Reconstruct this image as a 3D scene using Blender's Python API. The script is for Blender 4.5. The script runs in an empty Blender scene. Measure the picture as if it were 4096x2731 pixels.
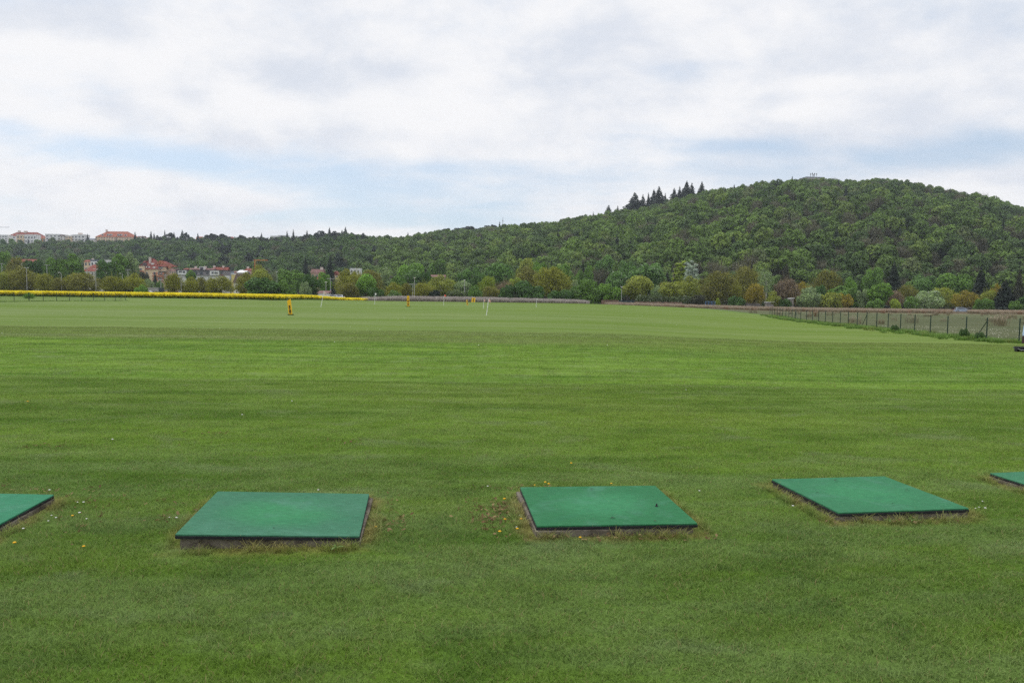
import bpy, math, random
import numpy as np
from mathutils import Matrix, Vector

# ------------------------------------------------------------------ camera, sky, sun, exposure
S = bpy.context.scene
COL = S.collection
rad = math.radians
FPX = 3137.0                       # focal length in photograph pixels (18 mm on a 23.5 mm sensor)
CAM = Vector((0.0, 0.0, 1.75))
TILT, ROLL = 3.602, 0.71
CROT = Matrix.Rotation(rad(90 - TILT), 3, 'X') @ Matrix.Rotation(rad(ROLL), 3, 'Z')
cd = bpy.data.cameras.new('camera')
cam = bpy.data.objects.new('camera', cd)
COL.objects.link(cam)
cam.matrix_world = Matrix.Translation(CAM) @ CROT.to_4x4()
cd.sensor_width = 23.5
cd.lens = 23.5 * FPX / 4096
cd.clip_start = 0.1
cd.clip_end = 12000
S.camera = cam
S.view_settings.view_transform = 'Standard'
S.view_settings.look = 'None'
S.view_settings.exposure = 0.0
S.view_settings.gamma = 1.0
S.cycles.max_bounces = 6
S.cycles.diffuse_bounces = 3
S.cycles.transmission_bounces = 3
S.cycles.transparent_max_bounces = 4
S.cycles.volume_bounces = 0
S.cycles.use_denoising = False
S.cycles.sample_clamp_indirect = 4.0

ZENITH = 2.1
SUN_EL, SUN_AZ = 52.0, -50.0       # degrees; azimuth measured from the view direction, negative = left


def hor(px):
    return 1168 + 0.0124 * (px - 2048)


def ray(px, py):
    return CROT @ Vector(((px - 2048) / FPX, (1365.5 - py) / FPX, -1.0))


def W(px, py, Y):
    d = ray(px, py)
    return CAM + d * (Y / d.y)


def azel(px, py):
    d = ray(px, py).normalized()
    return math.atan2(d.x, d.y), math.asin(d.z)


class Nodes:
    """small helper that writes node trees"""

    def __init__(s, tree):
        s.t = tree
        s.n = tree.nodes
        s.l = tree.links

    def new(s, kind, **kw):
        n = s.n.new(kind)
        for k, v in kw.items():
            setattr(n, k, v)
        return n

    def put(s, sock, v):
        if isinstance(v, bpy.types.NodeSocket):
            s.l.new(v, sock)
        elif v is not None:
            if isinstance(v, tuple) and hasattr(sock, 'default_value') and len(v) == 3 and sock.type == 'RGBA':
                v = (*v, 1)
            sock.default_value = v

    def m(s, op, a, b=None, c=None, clamp=False):
        n = s.new('ShaderNodeMath', operation=op, use_clamp=clamp)
        s.put(n.inputs[0], a)
        s.put(n.inputs[1], b)
        s.put(n.inputs[2], c)
        return n.outputs[0]

    def mix(s, f, a, b, kind='RGBA', blend='MIX'):
        n = s.new('ShaderNodeMix', data_type=kind)
        if kind == 'RGBA':
            n.blend_type = blend
            s.put(n.inputs[0], f), s.put(n.inputs[6], a), s.put(n.inputs[7], b)
            return n.outputs[2]
        s.put(n.inputs[0], f), s.put(n.inputs[2], a), s.put(n.inputs[3], b)
        return n.outputs[0]

    def rng(s, v, a, b, c=0.0, d=1.0, smooth=True):
        n = s.new('ShaderNodeMapRange', interpolation_type='SMOOTHSTEP' if smooth else 'LINEAR')
        s.put(n.inputs[0], v)
        for i, x in enumerate((a, b, c, d)):
            s.put(n.inputs[i + 1], x)
        return n.outputs[0]

    def noise(s, vec, scale, detail=4, rough=0.55, dist=0.0, col=False):
        n = s.new('ShaderNodeTexNoise')
        s.put(n.inputs['Vector'], vec)
        s.put(n.inputs['Scale'], scale)
        s.put(n.inputs['Detail'], detail)
        s.put(n.inputs['Roughness'], rough)
        s.put(n.inputs['Distortion'], dist)
        return n.outputs[1 if col else 0]

    def vmul(s, vec, xyz):
        n = s.new('ShaderNodeVectorMath', operation='MULTIPLY')
        s.put(n.inputs[0], vec)
        n.inputs[1].default_value = xyz
        return n.outputs[0]

    def sep(s, vec):
        n = s.new('ShaderNodeSeparateXYZ')
        s.put(n.inputs[0], vec)
        return n.outputs

    def comb(s, x, y, z):
        n = s.new('ShaderNodeCombineXYZ')
        for i, v in enumerate((x, y, z)):
            s.put(n.inputs[i], v)
        return n.outputs[0]


def build_world():
    w = bpy.data.worlds.new('World')
    S.world = w
    w.use_nodes = True
    w.node_tree.nodes.clear()
    N = Nodes(w.node_tree)
    d = N.new('ShaderNodeTexCoord').outputs['Generated']
    x, y, z = N.sep(d)
    zc = N.m('MAXIMUM', z, 0.0)
    el = N.m('ARCSINE', zc)
    az = N.m('ARCTAN2', x, y)
    k = N.m('DIVIDE', 1.0, N.m('ADD', zc, 0.22))
    p = N.comb(N.m('MULTIPLY', x, k), N.m('MULTIPLY', N.m('MULTIPLY', y, k), 1.0), 3.7)
    big = N.noise(p, 1.5, 6, 0.55, 0.3)
    fine = N.noise(N.vmul(p, (0.8, 1.5, 1.0)), 3.2, 8, 0.58, 0.35)
    dens = N.m('ADD', N.m('MULTIPLY', N.m('SUBTRACT', big, 0.5), 1.3), 0.80)
    dens = N.m('ADD', dens, N.m('MULTIPLY', N.m('SUBTRACT', fine, 0.5), 1.0))

    def blob(xx, yy, sx, sy, amp, rot=0.0):
        s = 4096 / 2352
        a0, e0 = azel(xx * s, yy * s)
        f = s / FPX
        u = N.m('DIVIDE', N.m('SUBTRACT', az, a0), sx * f)
        v = N.m('DIVIDE', N.m('SUBTRACT', el, e0), sy * f)
        r2 = N.m('ADD', N.m('MULTIPLY', u, u), N.m('MULTIPLY', v, v))
        return N.m('MULTIPLY', N.m('EXPONENT', N.m('MULTIPLY', r2, -1.0)), amp)

    for b in [(430, 362, 230, 30, -.5), (900, 440, 330, 46, -.5), (720, 500, 300, 24, -.42), (1760, 332, 100, 20, -.42),
              (2170, 345, 190, 34, -.42), (1330, 400, 190, 40, -.45), (1010, 385, 150, 20, -.3), (20, 295, 70, 24, -.35),
              (1590, 40, 260, 70, .45), (2100, 180, 300, 80, .3), (1000, 500, 260, 30, -.3), (900, 430, 560, 80, -.08), (300, 360, 330, 45, -.1), (1950, 335, 420, 40, -.08), (1350, 330, 260, 26, -.14),
              (210, 430, 260, 34, .5), (640, 472, 120, 18, .35), (500, 210, 190, 90, .5), (1900, 190, 220, 40, .35),
              (1860, 255, 240, 40, .4), (1180, 240, 300, 60, .25), (2300, 420, 90, 30, .3), (300, 120, 300, 60, .3)]:
        dens = N.m('ADD', dens, blob(*b))
    q = N.comb(az, N.m('MULTIPLY', el, 1.75), 1.9)
    lump = N.noise(q, 6.0, 10, 0.60, 0.15)
    dens = N.m('ADD', dens, N.m('MULTIPLY', N.m('SUBTRACT', N.noise(q, 7.5, 8, 0.6, 0.15), 0.5), 0.8))
    shade = N.m('ADD', N.m('MULTIPLY', N.m('SUBTRACT', N.noise(N.vmul(p, (1.0, 1.5, 1.0)), 2.6, 10, 0.60, 0.2), 0.5), .5), 0.58)
    shade = N.m('ADD', shade, N.m('MULTIPLY', N.m('SUBTRACT', lump, 0.5), 2.0))
    for b in [(150, 55, 170, 45, -.42), (690, 185, 140, 36, -.34), (960, 160, 90, 26, -.25), (270, 245, 55, 22, -.34),
              (450, 218, 60, 26, -.34), (2200, 60, 170, 60, -.2), (1150, 330, 300, 30, -.15),
              (480, 205, 90, 22, .22), (1900, 190, 170, 18, .3), (1850, 260, 150, 26, .25), (200, 120, 200, 40, .25), (570, 200, 60, 60, .2)]:
        shade = N.m('ADD', shade, blob(*b))
    shade = N.rng(shade, 0.10, 0.86)
    mask = N.rng(dens, 0.02, 0.94)
    cloud = N.mix(shade, (0.73, 0.775, 0.86), (0.955, 0.955, 0.97))
    sky = N.new('ShaderNodeTexSky', sky_type='NISHITA', sun_disc=False)
    sky.sun_elevation = rad(SUN_EL)
    sky.sun_rotation = rad(SUN_AZ)
    sky.altitude = 250
    sky.air_density = 1.0
    sky.dust_density = 1.2
    thin = N.mix(0.5, sky.outputs[0], (7.2, 8.5, 10.2))     # thin high veil in front of the blue
    b1 = N.new('ShaderNodeBackground')
    N.put(b1.inputs[0], thin)
    b1.inputs[1].default_value = 0.105
    b2 = N.new('ShaderNodeBackground')
    N.put(b2.inputs[0], cloud)
    N.put(b2.inputs[1], N.rng(el, rad(26), rad(62), 1.0, ZENITH))     # an overcast sky is brightest overhead
    mx = N.new('ShaderNodeMixShader')
    N.put(mx.inputs[0], mask)
    N.l.new(b1.outputs[0], mx.inputs[1])
    N.l.new(b2.outputs[0], mx.inputs[2])
    out = N.new('ShaderNodeOutputWorld')
    N.l.new(mx.outputs[0], out.inputs[0])


build_world()
ld = bpy.data.lights.new('sun', 'SUN')
ld.energy = 1.5
ld.angle = rad(18)
ld.color = (1.0, 0.965, 0.9)
sun = bpy.data.objects.new('sun', ld)
COL.objects.link(sun)
sd = Vector((math.sin(rad(SUN_AZ)) * math.cos(rad(SUN_EL)), math.cos(rad(SUN_AZ)) * math.cos(rad(SUN_EL)), math.sin(rad(SUN_EL))))
sun.rotation_euler = sd.to_track_quat('Z', 'Y').to_euler()
sun.location = (-40, 40, 80)

# ------------------------------------------------------------------ helpers: meshes, tags, materials
RNG = np.random.default_rng(11)
random.seed(11)


class MB:
    """collects boxes, tubes, prisms; build() links them as ONE mesh object"""

    def __init__(s):
        s.v, s.f = [], []

    def add(s, V, Fs):
        o = len(s.v)
        s.v += [tuple(map(float, p)) for p in V]
        s.f += [tuple(o + i for i in f) for f in Fs]
        return s

    def box(s, x0, x1, y0, y1, z0, z1, R=None, bev=0.0):
        V = [(x, y, z) for z in (z0, z1) for y in (y0, y1) for x in (x0, x1)]
        if R is not None:
            V = [R @ Vector(p) for p in V]
        return s.add(V, [(0, 2, 3, 1), (4, 5, 7, 6), (0, 1, 5, 4), (2, 6, 7, 3), (0, 4, 6, 2), (1, 3, 7, 5)])

    def tube(s, path, radii, n=6, cap=True):
        P = [Vector(p) for p in path]
        if not hasattr(radii, '__len__'):
            radii = [radii] * len(P)
        V, Fs = [], []
        for i, p in enumerate(P):
            t = (P[min(i + 1, len(P) - 1)] - P[max(i - 1, 0)]).normalized()
            a = t.cross(Vector((0.37, 0.83, 0.41))).normalized()
            b = t.cross(a)
            for j in range(n):
                q = 2 * math.pi * j / n
                V.append(p + (a * math.cos(q) + b * math.sin(q)) * radii[i])
        for i in range(len(P) - 1):
            for j in range(n):
                k = (j + 1) % n
                Fs.append((i * n + j, i * n + k, (i + 1) * n + k, (i + 1) * n + j))
        if cap:
            Fs += [tuple(range(n))[::-1], tuple((len(P) - 1) * n + j for j in range(n))]
        return s.add(V, Fs)

    def prism(s, prof, y0, y1):
        """profile of (x, z) points pushed from y0 to y1"""
        n = len(prof)
        V = [(x, y0, z) for x, z in prof] + [(x, y1, z) for x, z in prof]
        Fs = [tuple(range(n)), tuple(range(2 * n - 1, n - 1, -1))]
        Fs += [(i, i + n, (i + 1) % n + n, (i + 1) % n) for i in range(n)]
        return s.add(V, Fs)

    def mesh(s, name, mat=None, smooth=False):
        me = bpy.data.meshes.new(name)
        me.from_pydata(s.v, [], s.f)
        if mat:
            me.materials.append(mat)
        if smooth:
            me.polygons.foreach_set('use_smooth', [True] * len(me.polygons))
        me.update()
        return me

    def build(s, name, mat, parent=None, loc=(0, 0, 0), smooth=False):
        return link(name, s.mesh(name, mat, smooth), parent, loc)


def link(name, me, parent=None, loc=(0, 0, 0), rot=(0, 0, 0), scale=(1, 1, 1)):
    o = bpy.data.objects.new(name, me)
    COL.objects.link(o)
    o.parent = parent
    o.location, o.rotation_euler, o.scale = loc, rot, scale
    return o


def tag(o, label=None, cat=None, group=None, kind=None):
    for k, v in (('label', label), ('category', cat), ('group', group), ('kind', kind)):
        if v:
            o[k] = v
    return o


def thing(name, label, cat, loc=(0, 0, 0), rz=0.0, group=None):
    o = link(name, None, None, loc, (0, 0, rz))
    o.empty_display_size = 0.3
    return tag(o, label, cat, group)


def copy_tree(o, parent=None):
    c = o.copy()
    COL.objects.link(c)
    c.parent = parent
    for ch in list(o.children):
        copy_tree(ch, c)
    return c


def mesh_np(name, V, F, mat=None, smooth=False, attrs=None):
    """V (n,3), F (m,k) arrays -> mesh; attrs {name: (type, domain, array)}"""
    me = bpy.data.meshes.new(name)
    V = np.ascontiguousarray(V, np.float32)
    F = np.ascontiguousarray(F, np.int32)
    k = F.shape[1]
    me.vertices.add(len(V))
    me.vertices.foreach_set('co', V.ravel())
    me.loops.add(F.size)
    me.loops.foreach_set('vertex_index', F.ravel())
    me.polygons.add(len(F))
    me.polygons.foreach_set('loop_start', np.arange(0, F.size, k, dtype=np.int32))
    me.polygons.foreach_set('loop_total', np.full(len(F), k, np.int32))
    if smooth:
        me.polygons.foreach_set('use_smooth', np.ones(len(F), bool))
    for nm, (ty, dom, arr) in (attrs or {}).items():
        a = me.attributes.new(nm, ty, dom)
        key = {'FLOAT': 'value', 'INT': 'value', 'FLOAT_VECTOR': 'vector', 'FLOAT_COLOR': 'color'}[ty]
        a.data.foreach_set(key, np.ascontiguousarray(arr, np.int32 if ty == 'INT' else np.float32).ravel())
    if mat:
        me.materials.append(mat)
    me.update(calc_edges=True)
    return me


def material(name):
    m = bpy.data.materials.new(name)
    m.use_nodes = True
    m.node_tree.nodes.clear()
    N = Nodes(m.node_tree)
    out = N.new('ShaderNodeOutputMaterial')
    return m, N, out


def principled(N, out, col, rough=0.7, spec=0.3, metal=0.0, bump=None, bstr=0.3, bdist=0.01):
    b = N.new('ShaderNodeBsdfPrincipled')
    N.put(b.inputs['Base Color'], col)
    N.put(b.inputs['Roughness'], rough)
    N.put(b.inputs['Specular IOR Level'], spec)
    N.put(b.inputs['Metallic'], metal)
    if bump is not None:
        bn = N.new('ShaderNodeBump')
        bn.inputs['Strength'].default_value = bstr
        bn.inputs['Distance'].default_value = bdist
        N.put(bn.inputs['Height'], bump)
        N.l.new(bn.outputs[0], b.inputs['Normal'])
    N.l.new(b.outputs[0], out.inputs[0])
    return b


def paint(name, col, rough=0.6, var=0.18, scale=6.0, spec=0.3, metal=0.0):
    """plain surface with a little uneven wear"""
    m, N, out = material(name)
    p = N.new('ShaderNodeTexCoord').outputs['Object']
    n = N.noise(p, scale, 5, 0.6)
    f = N.rng(n, 0.3, 0.7, 1 - var, 1 + var)
    c = N.mix(1.0, col, N.comb(f, f, f), blend='MULTIPLY')
    principled(N, out, c, rough, spec, metal, n, 0.15)
    return m


# ------------------------------------------------------------------ terrain
def pchip(xs, ys):
    xs, ys = np.array(xs, float), np.array(ys, float)
    h = np.diff(xs)
    dl = np.diff(ys) / h
    dd = np.zeros(len(xs))
    for i in range(1, len(xs) - 1):
        if dl[i - 1] * dl[i] > 0:
            dd[i] = 2 / (1 / dl[i - 1] + 1 / dl[i])

    def f(x):
        x = np.clip(np.asarray(x, float), xs[0], xs[-1])
        i = np.clip(np.searchsorted(xs, x) - 1, 0, len(xs) - 2)
        t = (x - xs[i]) / h[i]
        return ((2 * t ** 3 - 3 * t ** 2 + 1) * ys[i] + (t ** 3 - 2 * t ** 2 + t) * h[i] * dd[i]
                + (-2 * t ** 3 + 3 * t ** 2) * ys[i + 1] + (t ** 3 - t ** 2) * h[i] * dd[i + 1])
    return f


Z_L = pchip([0, 15, 26, 40, 60, 105, 165, 205, 260, 330, 500], [0, .0, .05, -.02, 0, -.03, -.36, -1.1, -2.2, -3, -3.3])
Z_C = pchip([0, 15, 26, 40, 60, 95, 142, 163, 190, 205, 260, 330, 500], [0, .0, .04, -.02, 0, -.17, -.72, -.47, -1.25, -1.4, -2.3, -3, -3.3])
Z_R = pchip([0, 15, 26, 40, 60, 83, 110, 160, 235, 300, 500], [0, -.02, -.08, -.42, -.62, -.92, -1.2, -1.7, -2.75, -3.2, -3.4])


def G(x, y):
    """ground height"""
    x, y = np.asarray(x, float), np.asarray(y, float)
    a = x / np.maximum(y, 12.0)
    wl = np.clip((-.12 - a) / .3, 0, 1)
    wr = np.clip((a - .05) / .36, 0, 1)
    wl, wr = wl * wl * (3 - 2 * wl), wr * wr * (3 - 2 * wr)
    z = wl * Z_L(y) + wr * Z_R(y) + (1 - wl - wr) * Z_C(y)
    return z + 0.012 * np.sin(x * .9 + 1.3) * np.sin(y * .7) * np.clip(y / 8 - .9, 0, 1)


def ground_at(px, Y):
    p = W(px, hor(px), Y)
    return Vector((p.x, Y, float(G(p.x, Y))))


# edge of the mown lawn on the right and at the back: (x, y) from near to far
FENCE_PX = [(4085, 37.5), (3954, 40.2), (3871, 42.5), (3796, 44.9), (3727, 47.3), (3664, 49.7), (3607, 52.1), (3557, 54.5), (3511, 56.9),
            (3471, 59.3), (3433, 61.7), (3397, 64.1), (3365, 66.5), (3334, 68.9), (3305, 71.3), (3278, 73.7), (3253, 76.1), (3229, 78.5),
            (3206, 80.9), (3185, 83.3), (3171, 86.3), (3158, 89.3), (3146, 92.3), (3133, 95.3), (3122, 98.3), (3111, 101.3), (3101, 104.3),
            (3091, 107.3), (3082, 110.3)]
FENCE = [ground_at(px, Y) for px, Y in FENCE_PX]
EDGE_Y = np.array([-5, 20, 30, 37.5, 61.7, 83.3, 110.3, 150, 185, 199, 204])
EDGE_X = np.array([33, 30, 26.6, FENCE[0].x, FENCE[10].x, FENCE[19].x, FENCE[28].x, 40.5, 37, 15, -300])


def rough_side(x, y):
    """signed distance-like value: > 0 beyond the mown edge"""
    ex = np.interp(y, EDGE_Y, EDGE_X)
    return np.where(y > 204, 50.0, x - ex)

# ------------------------------------------------------------------ where the tee mats lie: centre x, y, turn in degrees, width, depth
MATS = [(-4.227, 5.63, 6.0, 1.2, 1.14), (-1.70, 5.77, 7.0, 1.215, 1.14), (0.73, 6.143, 5.6, 1.19, 1.13), (3.03, 6.63, 8.6, 1.13, 1.105), (5.30, 7.02, 8.0, 1.19, 1.13)]
MAT_ROLL = [2.0, 2.1, 0.0, -.1, -1.2]      # degrees, right side down


def mat_box_dist(x, y, i, grow=0.0):
    cx, cy, r, w, h = MATS[i]
    c, s = math.cos(rad(r)), math.sin(rad(r))
    dx, dy = x - cx, y - cy
    u, v = np.abs(c * dx + s * dy) - w / 2 - grow, np.abs(-s * dx + c * dy) - h / 2 - grow
    return np.maximum(u, v)


# ------------------------------------------------------------------ lawn colour, shared by the soil sheet and the blades on it
def lawn_group():
    g = bpy.data.node_groups.new('lawn_colour', 'ShaderNodeTree')
    g.interface.new_socket('Color', in_out='OUTPUT', socket_type='NodeSocketColor')
    g.interface.new_socket('Dry', in_out='OUTPUT', socket_type='NodeSocketFloat')
    N = Nodes(g)
    go = N.new('NodeGroupOutput')
    pos = N.new('ShaderNodeNewGeometry').outputs['Position']
    x, y, z = N.sep(pos)
    flat = N.comb(x, y, 0.0)
    # mower passes run across the view, slightly askew
    rot = N.comb(N.m('ADD', x, N.m('MULTIPLY', y, 0.18)), N.m('SUBTRACT', y, N.m('MULTIPLY', x, 0.03)), 0.0)
    s1 = N.noise(N.vmul(rot, (.10, .75, 1)), 1.0, 5, .6, .4)
    s2 = N.noise(N.vmul(rot, (.35, 1.6, 1)), 1.0, 5, .62, .3)
    s3 = N.noise(N.vmul(flat, (1.6, 2.6, 1)), 1.0, 5, .65, .2)
    s4 = N.noise(N.vmul(flat, (.055, .11, 1)), 1.0, 4, .55, .3)
    c = N.mix(N.rng(s1, .32, .68), (.076, .150, .018), (.124, .212, .027))
    c = N.mix(N.m('MULTIPLY', N.rng(s2, .42, .72), .55), c, (.150, .232, .052))
    c = N.mix(N.m('MULTIPLY', N.rng(s3, .5, .8), .45), c, (.165, .220, .085))
    c = N.mix(N.m('MULTIPLY', N.rng(s3, .52, .2), .5), c, (.040, .085, .014))
    c = N.mix(N.m('MULTIPLY', N.rng(s4, .45, .75), .4), c, (.150, .200, .030))
    s8 = N.noise(N.vmul(flat, (.9, 1.5, 1)), 1.0, 6, .62, .5)
    c = N.mix(N.m('MULTIPLY', N.rng(s8, .52, .70), .55), c, (.150, .200, .082))
    c = N.mix(N.m('MULTIPLY', N.rng(s8, .46, .30), .45), c, (.042, .100, .012))
    s9 = N.noise(N.vmul(rot, (.30, 3.4, 1)), 1.0, 6, .66, .5)
    mid = N.rng(y, 8.0, 13.0)
    c = N.mix(N.m('MULTIPLY', mid, N.m('MULTIPLY', N.rng(s9, .50, .66), .6)), c, (.165, .250, .056))
    c = N.mix(N.m('MULTIPLY', mid, N.m('MULTIPLY', N.rng(s9, .47, .34), .32)), c, (.058, .128, .016))
    # paler, bluer sward in front of the mats (nearest the viewer) and on the far fairway
    wob = N.m('MULTIPLY', N.m('SUBTRACT', s4, .5), 5.0)
    pale = N.m('MULTIPLY', N.rng(N.m('ADD', y, N.m('MULTIPLY', wob, .45)), 8.8, 7.2), N.rng(s2, .3, .62))
    c = N.mix(N.m('MULTIPLY', pale, .35), c, (.125, .190, .068))
    edge = N.m('ADD', y, N.m('ADD', N.m('MULTIPLY', N.m('ABSOLUTE', N.m('SUBTRACT', x, 0.0)), -.02), N.m('MULTIPLY', N.m('SUBTRACT', s1, .5), 3.0)))
    soft = N.m('MINIMUM', N.m('MAXIMUM', N.m('MULTIPLY', x, .7), 0.0), 7.5)
    fair = N.rng(edge, N.m('SUBTRACT', 24.8, soft), N.m('ADD', 26.8, soft))
    farc = N.mix(N.rng(s1, .3, .7), (.098, .160, .032), (.140, .202, .054))
    s5 = N.noise(N.vmul(rot, (.012, .10, 1)), 1.0, 5, .55, .4)
    farc = N.mix(N.rng(s5, .40, .62), farc, N.mix(N.rng(s1, .3, .7), (.086, .152, .022), (.112, .176, .030)))
    s6 = N.noise(N.vmul(rot, (.022, .55, 1)), 1.0, 5, .6, .3)
    farc = N.mix(N.m('MULTIPLY', N.rng(s6, .5, .75), .5), farc, (.165, .218, .080))
    s7 = N.noise(N.vmul(rot, (.30, 3.2, 1)), 1.0, 4, .65, .3)
    farc = N.mix(N.m('MULTIPLY', N.rng(s7, .5, .2), .7), farc, (.075, .135, .022))
    farc = N.mix(1.0, farc, N.mix(N.rng(N.m('DIVIDE', x, N.m('MAXIMUM', y, 10.0)), -.1, .45), (1.06, .96, 1.25), (1.04, .96, 1.05)), blend='MULTIPLY')
    c = N.mix(fair, c, farc)
    low = N.rng(N.m('ADD', y, N.m('MULTIPLY', N.m('SUBTRACT', s8, .5), 2.5)), 8.6, 4.2, 1.0, .83)  # darkens turf towards the viewer: shade between blades painted into the colour
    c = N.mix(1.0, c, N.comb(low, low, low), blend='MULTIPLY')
    # a strip of darker, uneven turf just before the mown edge
    strip = N.m('MULTIPLY', N.rng(edge, 19.0, 24.0), N.rng(edge, 25.8, 24.9))
    c = N.mix(N.m('MULTIPLY', strip, N.m('MULTIPLY', N.rng(s2, .48, .68), .8)), c, (.052, .110, .016))
    # dry worn turf round the slabs
    dry = None
    for cx, cy, r, w, h in MATS:
        cc, ss = math.cos(rad(r)), math.sin(rad(r))
        dx, dy = N.m('SUBTRACT', x, cx), N.m('SUBTRACT', y, cy)
        u = N.m('SUBTRACT', N.m('ABSOLUTE', N.m('ADD', N.m('MULTIPLY', dx, cc), N.m('MULTIPLY', dy, ss))), w / 2 + .02)
        v = N.m('SUBTRACT', N.m('ABSOLUTE', N.m('SUBTRACT', N.m('MULTIPLY', dy, cc), N.m('MULTIPLY', dx, ss))), h / 2 + .03)
        u, v = N.m('MAXIMUM', u, 0.0), N.m('MAXIMUM', v, 0.0)
        e = N.m('SQRT', N.m('ADD', N.m('MULTIPLY', u, u), N.m('MULTIPLY', v, v)))
        e = N.rng(N.m('ADD', e, N.m('MULTIPLY', N.m('SUBTRACT', s3, .5), .30)), .17, .0)
        dry = e if dry is None else N.m('MAXIMUM', dry, e)
    wear = N.noise(N.vmul(flat, (3, 3, 1)), 1.0, 4, .6)
    dry = N.m('MULTIPLY', dry, N.rng(wear, .25, .6))
    c = N.mix(N.m('MULTIPLY', dry, .62), c, (.215, .175, .062))
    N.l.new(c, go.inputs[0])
    N.l.new(dry, go.inputs[1])
    return g


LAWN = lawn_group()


def lawn_nodes(N):
    n = N.new('ShaderNodeGroup')
    n.node_tree = LAWN
    return n.outputs


def ground_material():
    m, N, out = material('lawn')
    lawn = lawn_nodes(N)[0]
    pos = N.new('ShaderNodeNewGeometry').outputs['Position']
    x, y, z = N.sep(pos)
    grain = N.noise(N.vmul(pos, (60, 60, 1)), 1.0, 3, .7)
    mid = N.noise(N.vmul(pos, (7, 11, 1)), 1.0, 5, .7)
    f = N.m('ADD', N.rng(grain, .3, .7, .72, 1.18), N.m('MULTIPLY', N.m('SUBTRACT', mid, .5), .5))
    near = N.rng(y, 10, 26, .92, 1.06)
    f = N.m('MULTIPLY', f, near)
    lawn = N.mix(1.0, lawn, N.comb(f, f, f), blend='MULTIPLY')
    # rough ground beyond the mown edge: grey-brown waste with dry stalks, greener close to the fence
    rough = N.new('ShaderNodeAttribute', attribute_name='rough').outputs['Fac']
    wob = N.noise(N.vmul(pos, (.35, .35, 1)), 1.0, 5, .6)
    q = N.m('ADD', rough, N.m('MULTIPLY', N.m('SUBTRACT', wob, .5), 2.2))
    w1 = N.noise(N.vmul(pos, (.10, .30, 1)), 1.0, 6, .65)
    waste = N.mix(N.rng(w1, .35, .65), (.072, .086, .042), (.104, .110, .060))
    waste = N.mix(N.m('MULTIPLY', N.rng(mid, .5, .75), .5), waste, (.165, .155, .105))
    waste = N.mix(N.m('MULTIPLY', N.rng(w1, .52, .72), .5), waste, (.080, .120, .04))
    waste = N.mix(N.rng(N.m('ADD', y, N.m('MULTIPLY', wob, 30)), 168, 190), waste, (.150, .142, .085))
    weeds = N.mix(mid, (.075, .135, .028), (.11, .17, .045))
    c = N.mix(N.rng(q, -1.4, -.5), lawn, weeds)
    c = N.mix(N.rng(q, .2, 1.6), c, waste)
    far = N.new('ShaderNodeAttribute', attribute_name='far').outputs['Fac']
    c = N.mix(far, c, (.06, .085, .03))
    principled(N, out, c, .95, .02, 0, N.m('ADD', grain, N.m('MULTIPLY', mid, .6)), .5, .02)
    return m


def build_ground():
    ys = np.concatenate([np.arange(-12, 4, 2.0), np.arange(4, 60, .8), np.arange(60, 215, 1.6), np.geomspace(215, 9000, 60)])
    xs0 = np.concatenate([np.arange(0, 60, 1.0), np.arange(60, 140, 2.5), np.geomspace(140, 6000, 40)])
    xs = np.concatenate([-xs0[:0:-1], xs0])
    X, Y = np.meshgrid(xs, ys)
    Z = G(X, Y)
    V = np.stack([X, Y, Z], -1).reshape(-1, 3)
    nx, ny = len(xs), len(ys)
    i = np.arange(ny - 1)[:, None] * nx + np.arange(nx - 1)[None]
    F = np.stack([i, i + 1, i + nx + 1, i + nx], -1).reshape(-1, 4)
    rough = rough_side(X, Y)
    # strip of long grass by the fence on the left
    far = np.clip((Y - 235) / 20, 0, 1)
    me = mesh_np('ground', V, F, ground_material(), True,
                 {'rough': ('FLOAT', 'POINT', np.clip(rough, -20, 20)), 'far': ('FLOAT', 'POINT', far)})
    o = link('ground', me)
    tag(o, 'gently rolling mown lawn of the driving range', kind='structure')


build_ground()

# ------------------------------------------------------------------ hills behind the town
SKY_X = np.array([-900, 0, 350, 575, 784, 1045, 1219, 1393, 1480, 1620, 1742, 1916, 2090, 2177, 2264, 2351, 2438, 2525, 2612, 2699, 2787, 2874, 2961, 3048, 3135, 3222, 3309, 3396, 3483, 3570, 3657, 3744, 3831, 3919, 4006, 4096, 5000.])
SKY_Y = np.array([974, 969, 962, 950, 945, 949, 940, 933, 941, 945, 925, 909, 897, 888, 871, 857, 846, 828, 810, 785, 768, 746, 733, 722, 714, 709, 706, 714, 713, 720, 731, 743, 763, 781, 806, 824, 1000.])
CREST = lambda px: np.interp(px, [-900, 900, 1700, 2300, 3000, 4100, 5000], [1060, 1060, 980, 850, 760, 690, 640])
FOOT = lambda px: np.interp(px, [-900, 800, 1700, 2300, 3000, 4100, 5000], [640, 600, 430, 370, 340, 330, 330])


SKY_Z = np.array([W(x, y, float(CREST(x)))  .z - 13.5 for x, y in zip(SKY_X, SKY_Y)])


def hill_z(px, r):
    px, r = np.asarray(px, float), np.asarray(r, float)
    R, r0 = CREST(px), FOOT(px)
    zc = np.interp(px, SKY_X, SKY_Z)
    t = (r - r0) / (R - r0)
    k = np.clip(t, 0, 1)
    prof = k * (1.22 - .22 * k * k)
    z = -3.4 + (zc + 3.4) * prof
    bump = 3.2 * np.sin(px / 95 + r / 60) * np.sin(r / 48 - px / 160) * np.clip(t * 5, 0, 1) * np.clip((1 - t) * 5, 0, 1)
    z = z + bump
    z = np.where(t > 1, zc - (r - R) * .10, z)
    return np.where(t < 0, -3.6 + t * 8, z)


def hill_xy(px, r):
    a = (np.asarray(px, float) - 2048) / FPX
    return r * a, np.asarray(r, float) * np.ones_like(a)


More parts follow.
